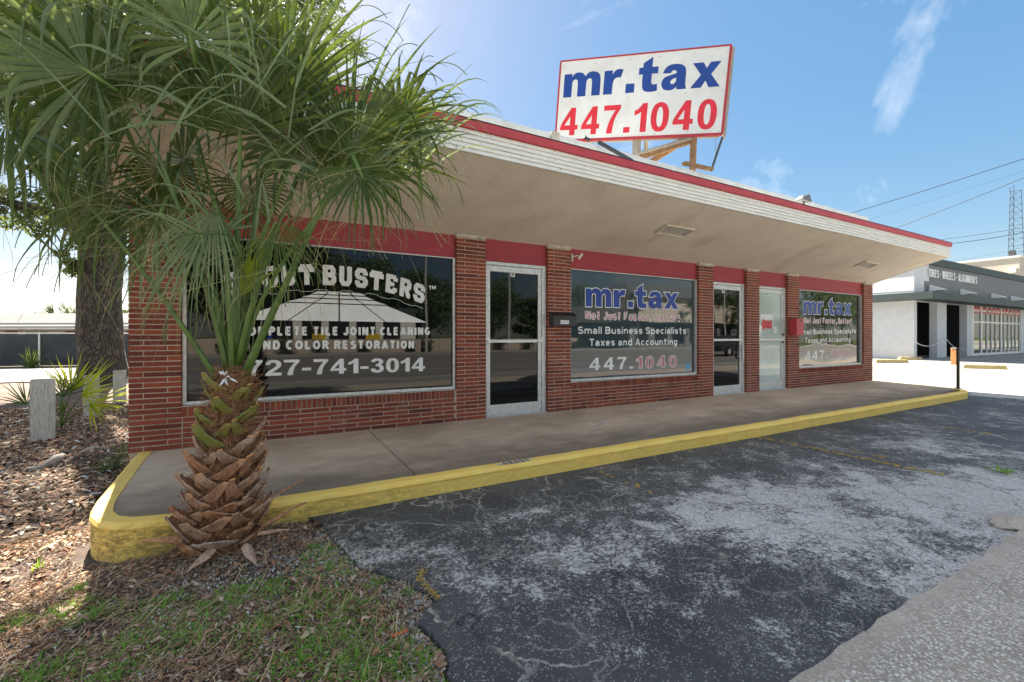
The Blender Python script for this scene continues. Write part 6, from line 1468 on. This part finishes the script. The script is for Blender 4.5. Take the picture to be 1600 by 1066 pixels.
# lattice mast
tw = at(1586, 526, 118); mast = thing('radio_mast', 'thin lattice radio mast standing far off above the tire shop', 'mast', (tw.x, tw.y, 0))
zt2 = 1.12 + (526 - 299) / F_PX * 118; mb = MB(); w0_, w1_ = 2.3, 1.15
def mc(z, i): w = w0_ + (w1_ - w0_) * z / zt2; return Vector((tw.x + w * math.cos(i * 2.094 + .4), tw.y + w * math.sin(i * 2.094 + .4), z))
for i in range(3): mb.beam(mc(0, i), mc(zt2, i), .10, .10)
mb.build('mast_leg', 'steel_dark', mast); mb = MB(); nz_ = 22
for k in range(nz_):
    za, zb_ = zt2 * k / nz_, zt2 * (k + 1) / nz_
    for i in range(3): mb.beam(mc(za, i), mc(zb_, (i + 1) % 3), .05, .05); mb.beam(mc(zb_, i), mc(zb_, (i + 1) % 3), .05, .05)
mb.build('bracing', 'steel_dark', mast); mb = MB(); mb.beam(mc(zt2, 0), mc(zt2, 0) + UP * 2, .1, .1); mb.beam(mc(zt2, 1), mc(zt2, 1) + UP * 1.2, .1, .1); mb.build('antenna', 'steel_dark', mast)
# overhead wires
def wire(label, a, b_, r_, sag=.3):
    mb = MB(); P = [a.lerp(b_, q / 14) - UP * sag * 4 * (q / 14) * (1 - q / 14) for q in range(15)]; mb.tube(P, r_, 5); tag(mb.build('power_line', 'black_paint'), label, 'wire', 'overhead wires right of the canopy')
wire('topmost overhead wire right of the canopy', at(1290, 345, 16), at(1720, 208, 12), .010, .05)
wire('thin overhead wire just below the topmost one', at(1300, 360, 19), at(1720, 228, 14), .003, .05)
wire('second thick overhead wire, running down to the canopy edge', at(1380, 364, 18), at(1720, 228, 13), .011, .05)
wire('upper wire of the distant pair crossing the mast', at(1400, 382, 45), at(1720, 333, 40), .02, .3)
wire('lower wire of the distant pair crossing the mast', at(1400, 386, 46), at(1720, 335, 36), .03, .6)
wire('faint lowest wire above the tire shop roof', at(1400, 418, 60), at(1720, 350, 60), .012, 1.0)

# wheel stops, posts and chain
def wstop(label, a, b_, w=.16, h=.13, text=True, mat='stop_yellow'):
    a = Vector(a); b_ = Vector(b_); d_ = (b_ - a).normalized(); s_ = Vector((-d_.y, d_.x, 0)); t_ = thing('wheel_stop', label, 'wheel stop', tuple((a + b_) / 2), 'wheel stops in the bright lot'); mb = MB()
    mb.hexa([a - s_ * w / 2, b_ - s_ * w / 2, b_ + s_ * w / 2, a + s_ * w / 2, a - s_ * w / 3 + d_ * .05 + UP * h, b_ - s_ * w / 3 - d_ * .05 + UP * h, b_ + s_ * w / 3 - d_ * .05 + UP * h, a + s_ * w / 3 + d_ * .05 + UP * h]); mb.build('stop_body', mat, t_, bevel=.012)
    mb = MB()
    for q in (.2, .8): mb.tube([a.lerp(b_, q) + UP * (h - .01), a.lerp(b_, q) + UP * (h + .012)], .02, 8)
    mb.build('anchor_pin', 'steel_dark', t_)
z_ = -.14
g1 = on_z(1366, 567, z_); g2 = on_z(1418, 567, z_); wstop('yellow wheel stop beside the end pier of the store', (g1.x, g1.y, z_), (g2.x, g2.y, z_), .2, .16)
g1 = on_z(1404, 562.5, z_); g2 = on_z(1440, 562.5, z_); wstop('dull wheel stop by the tire shop side wall', (g1.x, g1.y, z_), (g2.x, g2.y, z_), .2, .16)
g1 = on_z(1503, 575.5, z_); g2 = on_z(1574, 577.5, z_); wstop('long yellow wheel stop right of the black post', (g1.x, g1.y, z_), (g2.x, g2.y, z_), .2, .16)
lettering('worn_letters', 'VISITOR', .7, .07, .014, lambda x, y, d: tuple(Vector((g1.x, g1.y, z_ + .09)).lerp(Vector((g2.x, g2.y, z_ + .09)), .35 + x / 2.0) + Vector((-.0, -.12, y - .03))), 'grey_wood', None, kind='structure') if False else None
pp_ = on_z(1497, 607, 0); bp = thing('black_post', 'slim black metal post at the outer end of the walkway', 'post', (pp_.x, pp_.y, 0))
mb = MB(); mb.tube([(pp_.x, pp_.y, -.02), (pp_.x, pp_.y, .83)], .028, 10); mb.build('pole', 'black_paint', bp)
mb = MB(); mb.tube([(pp_.x, pp_.y, .83), (pp_.x, pp_.y, .87)], .034, 10); mb.build('cap', 'black_paint', bp); mb = MB(); mb.tube([(pp_.x, pp_.y, .0), (pp_.x, pp_.y, .012)], .06, 12); mb.build('base_plate', 'black_paint', bp)
op = on_z(1491, 570, -.14); t_ = thing('orange_post', 'short faded orange wooden post in the bright lot behind the black post', 'post', (op.x, op.y, -.14)); wO = (op - CAMP).dot(AX)
mb = MB(); mb.box(op.x - .09, op.x + .09, op.y - .09, op.y + .09, -.2, -.14 + 25 / F_PX * wO); mb.build('post_body', 'orange_wood', t_, bevel=.01)
cp_ = MB(); zc = -.14 + 25 / F_PX * wO; cp_.box(op.x - .1, op.x + .1, op.y - .1, op.y + .1, zc, zc + .04); cp_.build('post_cap', 'grey_wood', t_, bevel=.01)
pA_ = on_y(1431, 535, 4.6); pB_ = on_y(1476, 526, 4.6); mb = MB(); P = [pA_.lerp(pB_, q / 12) - UP * .35 * 4 * (q / 12) * (1 - q / 12) for q in range(13)]; mb.tube(P, .022, 6)
tag(mb.build('barrier_chain', 'aluminium'), 'pale chain hanging across the first garage bay', 'chain')
pC_ = on_y(1505, 545, 4.6); mb = MB(); P = [pB_.lerp(pC_, q / 12) - UP * .25 * 4 * (q / 12) * (1 - q / 12) for q in range(13)]; mb.tube(P, .022, 6)
tag(mb.build('barrier_chain', 'aluminium'), 'pale chain hanging across the second garage bay', 'chain')

# ------------------------------------------------------------------ across the street (seen in the glass)
def cross(u, v, Yp): q = on_y(u, v, Yp); return Vector((q.x, .16 - q.y, q.z))      # point whose mirror image in the glass is at pixel (u, v)
gh = thing('grey_shop', 'low grey shop across the street, seen mirrored in the big left window', 'shop', (0, -36, 0))
a = cross(395, 500, 34); b_ = cross(650, 500, 34); mb = MB(); mb.box(a.x, b_.x, -42, -34, -.3, 3.2); mb.build('walls', 'white_stucco', gh)
mb = MB(); mb.box(a.x - .5, b_.x + .5, -42.5, -33.2, 3.2, 3.6); mb.build('roof', 'green_grey_trim', gh)
for k in range(5):
    x0 = a.x + 1.2 + k * (b_.x - a.x - 2) / 5; w_ = MB(); w_.box(x0, x0 + (b_.x - a.x) / 5 - 1, -34.05, -33.98, .4, 2.5); wn = w_.build('window', 'interior', gh)
    if k in (1, 3): w_ = MB(); w_.box(x0 + .8, x0 + 1.9, -33.97, -33.93, .5, 1.4); w_.build('poster', 'yellow_board', wn)
x0 = cross(420, 520, 33).x; mb = MB(); mb.tube([(x0, -33, -.3), (x0, -33, 3.3)], .25, 10); mb.build('column', 'bluepole', gh)
ob2 = thing('office_building', 'pale two storey office across the street, mirrored in the middle window', 'building', (22, -40, 0))
a = cross(985, 470, 36); b_ = cross(1085, 470, 36)
mb = MB(); mb.box(a.x, b_.x + 14, -50, -36, -.3, 3.0); mb.build('ground_floor', 'grey_panel', ob2); mb = MB(); mb.box(a.x - .5, b_.x + 14.5, -50.5, -35.2, 3.0, 5.6); mb.build('upper_floor', 'cream_wall', ob2)
for k in range(9): w_ = MB(); w_.box(a.x + 1 + k * 3.4, a.x + 3.2 + k * 3.4, -36.06, -35.98, .2, 2.6); w_.build('window', 'interior', ob2)
pw = thing('garden_wall', 'low pale garden wall with shrubs across the street', 'wall', (8, -31.5, 0))
for k in range(14):
    mb = MB(); mb.box(-14 + k * 3.02, -14 + k * 3.02 + 3.0, -31.7, -31.5, -.3, .95); mb.build('wall_panel', 'block_wall_pale', pw)
def shrub(label, x, y, r_, seed, z0=-.15): 
    t_ = thing('shrub', label, 'shrub', (x, y, z0), 'shrubs across the street'); g = np.random.default_rng(seed); n = 14
    C_ = np.array([x, y, z0 + r_ * .7]) + g.normal(0, .32, (n, 3)) * r_; leaves_mesh('foliage', C_, np.full(n, r_ * .45), 60, .07, 'far_leaf', t_, seed, kind='stuff'); mb = MB(); mb.tube([(x, y, z0 - .1), (x, y, z0 + r_ * .7)], .04, 5); mb.build('stem', 'bark', t_)
ORD2 = 'first second third fourth fifth sixth seventh eighth ninth tenth eleventh twelfth thirteenth'.split()
for k in range(13): shrub(ORD2[k] + ' rounded shrub along the garden wall across the street', -9 + k * 3.1 + random.uniform(-.8, .8), -30.9, random.uniform(.5, .9), 40 + k)
ORD = 'first second third fourth fifth sixth seventh eighth ninth tenth eleventh twelfth thirteenth fourteenth fifteenth sixteenth seventeenth'.split()
for k, (x, y, h_, r_) in enumerate(((-26, -44, 9, 5), (-18, -47, 10, 5), (-10, -48, 9, 5), (-4, -46, 8, 4), (4.5, -40, 8.5, 4.5), (9, -41, 9.5, 4.6), (14, -42, 8, 4), (5, -50, 11, 5), (19.5, -54, 10, 5), (30, -55, 10, 5), (44, -50, 9, 5), (54, -44, 8, 4), (62, -36, 9, 4.5), (74, -30, 10, 5), (90, -34, 11, 6), (-38, -40, 9, 5), (24, -33.5, 6, 2.2))):
    far_tree(ORD[k] + ' broadleaf tree across the street, counted from the west', x, y, -.3, h_, r_, 60, 110, .22, 60 + k, 'trees across the street')
for k, (x, y, h_) in enumerate(((48, -33, 5), (53, -34, 6), (58, -33, 5.2), (66, -35, 6.4), (39, -34, 5.5))): palm_far(ORD[k] + ' tall cabbage palm across the street by the apartment house', x, y, -.3, h_, 80 + k, 'cabbage palms across the street')
ap = thing('apartment_house', 'cream apartment house across the street, mirrored in the far right window', 'building', (60, -44, 0))
mb = MB(); mb.box(46, 78, -52, -42, -.3, 7); mb.build('walls', 'cream_wall', ap); mb = MB(); mb.hexa([(45, -53, 7), (79, -53, 7), (79, -41, 7), (45, -41, 7), (48, -48, 9.5), (76, -48, 9.5), (76, -46, 9.5), (48, -46, 9.5)]); mb.build('roof', 'shingle', ap)
for k in range(8):
    for z in (.8, 4.2): w_ = MB(); w_.box(48 + k * 3.6, 49.6 + k * 3.6, -42.02, -41.95, z, z + 1.6); w_.build('window', 'glass_far', ap)
def lamp(label, x, y, h_, arm):
    t_ = thing('street_lamp', label, 'street lamp', (x, y, -.2), 'street lamps across the street'); mb = MB(); mb.tube([(x, y, -.2), (x, y, h_)], [.11, .07], 8); mb.build('pole', 'aluminium', t_)
    mb = MB(); mb.tube([(x, y, h_), (x + arm * .3, y + .6, h_ + .3), (x + arm, y + 1.6, h_ + .35)], .05, 6); mb.build('arm', 'aluminium', t_); mb = MB(); mb.box(x + arm - .15, x + arm + .15, y + 1.5, y + 2.1, h_ + .25, h_ + .4); mb.build('lamp_head', 'aluminium', t_, bevel=.03)
q = cross(796, 500, 29.4); lamp('tall street lamp mirrored in door A', q.x, -29.3, 9.5, .2); q = cross(667, 500, 29.4); lamp('tall street lamp mirrored at the right of the big left window', q.x, -29.3, 8.2, .3); q = cross(1133, 500, 29.4); lamp('tall street lamp mirrored in door B', q.x, -29.3, 9, .2)
# dark car on the street, mirrored in door B
def car(x, y, label):
    t_ = thing('parked_car', label, 'car', (x, y, -.27)); z = -.27; mb = MB()
    prof = [(-2.2, .35), (-2.2, .75), (-1.9, .9), (-1.15, .98), (-.55, 1.42), (.75, 1.45), (1.45, 1.0), (2.1, .9), (2.25, .7), (2.25, .35)]
    for s_, yy in ((1, .85), (-1, -.85)): pass
    n = len(prof); L0 = [(x + a, y - .85, z + b_) for a, b_ in prof]; L1 = [(x + a, y + .85, z + b_) for a, b_ in prof]
    mb.face(L0[::-1]); mb.face(L1)
    for i in range(n): mb.face([L0[i], L0[(i + 1) % n], L1[(i + 1) % n], L1[i]])
    mb.build('body', 'car_paint', t_, bevel=.05)
    for a in (-1.4, 1.4):
        for s_ in (-.86, .86): mb = MB(); mb.tube([(x + a, y + s_ - .1, z + .33), (x + a, y + s_ + .1, z + .33)], .33, 18); w_ = mb.build('wheel', 'tyre_black', t_); mb = MB(); mb.tube([(x + a, y + s_ - .11, z + .33), (x + a, y + s_ + .11, z + .33)], .18, 12); mb.build('rim', 'aluminium', w_)
    for s_ in (-.862, .862): mb = MB(); mb.hexa([(x - 1.0, y + s_ - .01, z + 1.0), (x + 1.2, y + s_ - .01, z + 1.0), (x + 1.2, y + s_ + .01, z + 1.0), (x - 1.0, y + s_ + .01, z + 1.0), (x - .5, y + s_ - .01, z + 1.36), (x + .7, y + s_ - .01, z + 1.36), (x + .7, y + s_ + .01, z + 1.36), (x - .5, y + s_ + .01, z + 1.36)]); mb.build('side_window', 'glass_dark', t_)
q = cross(1130, 548, 16); car(q.x, -15.3, 'dark blue car on the street, mirrored in door B')
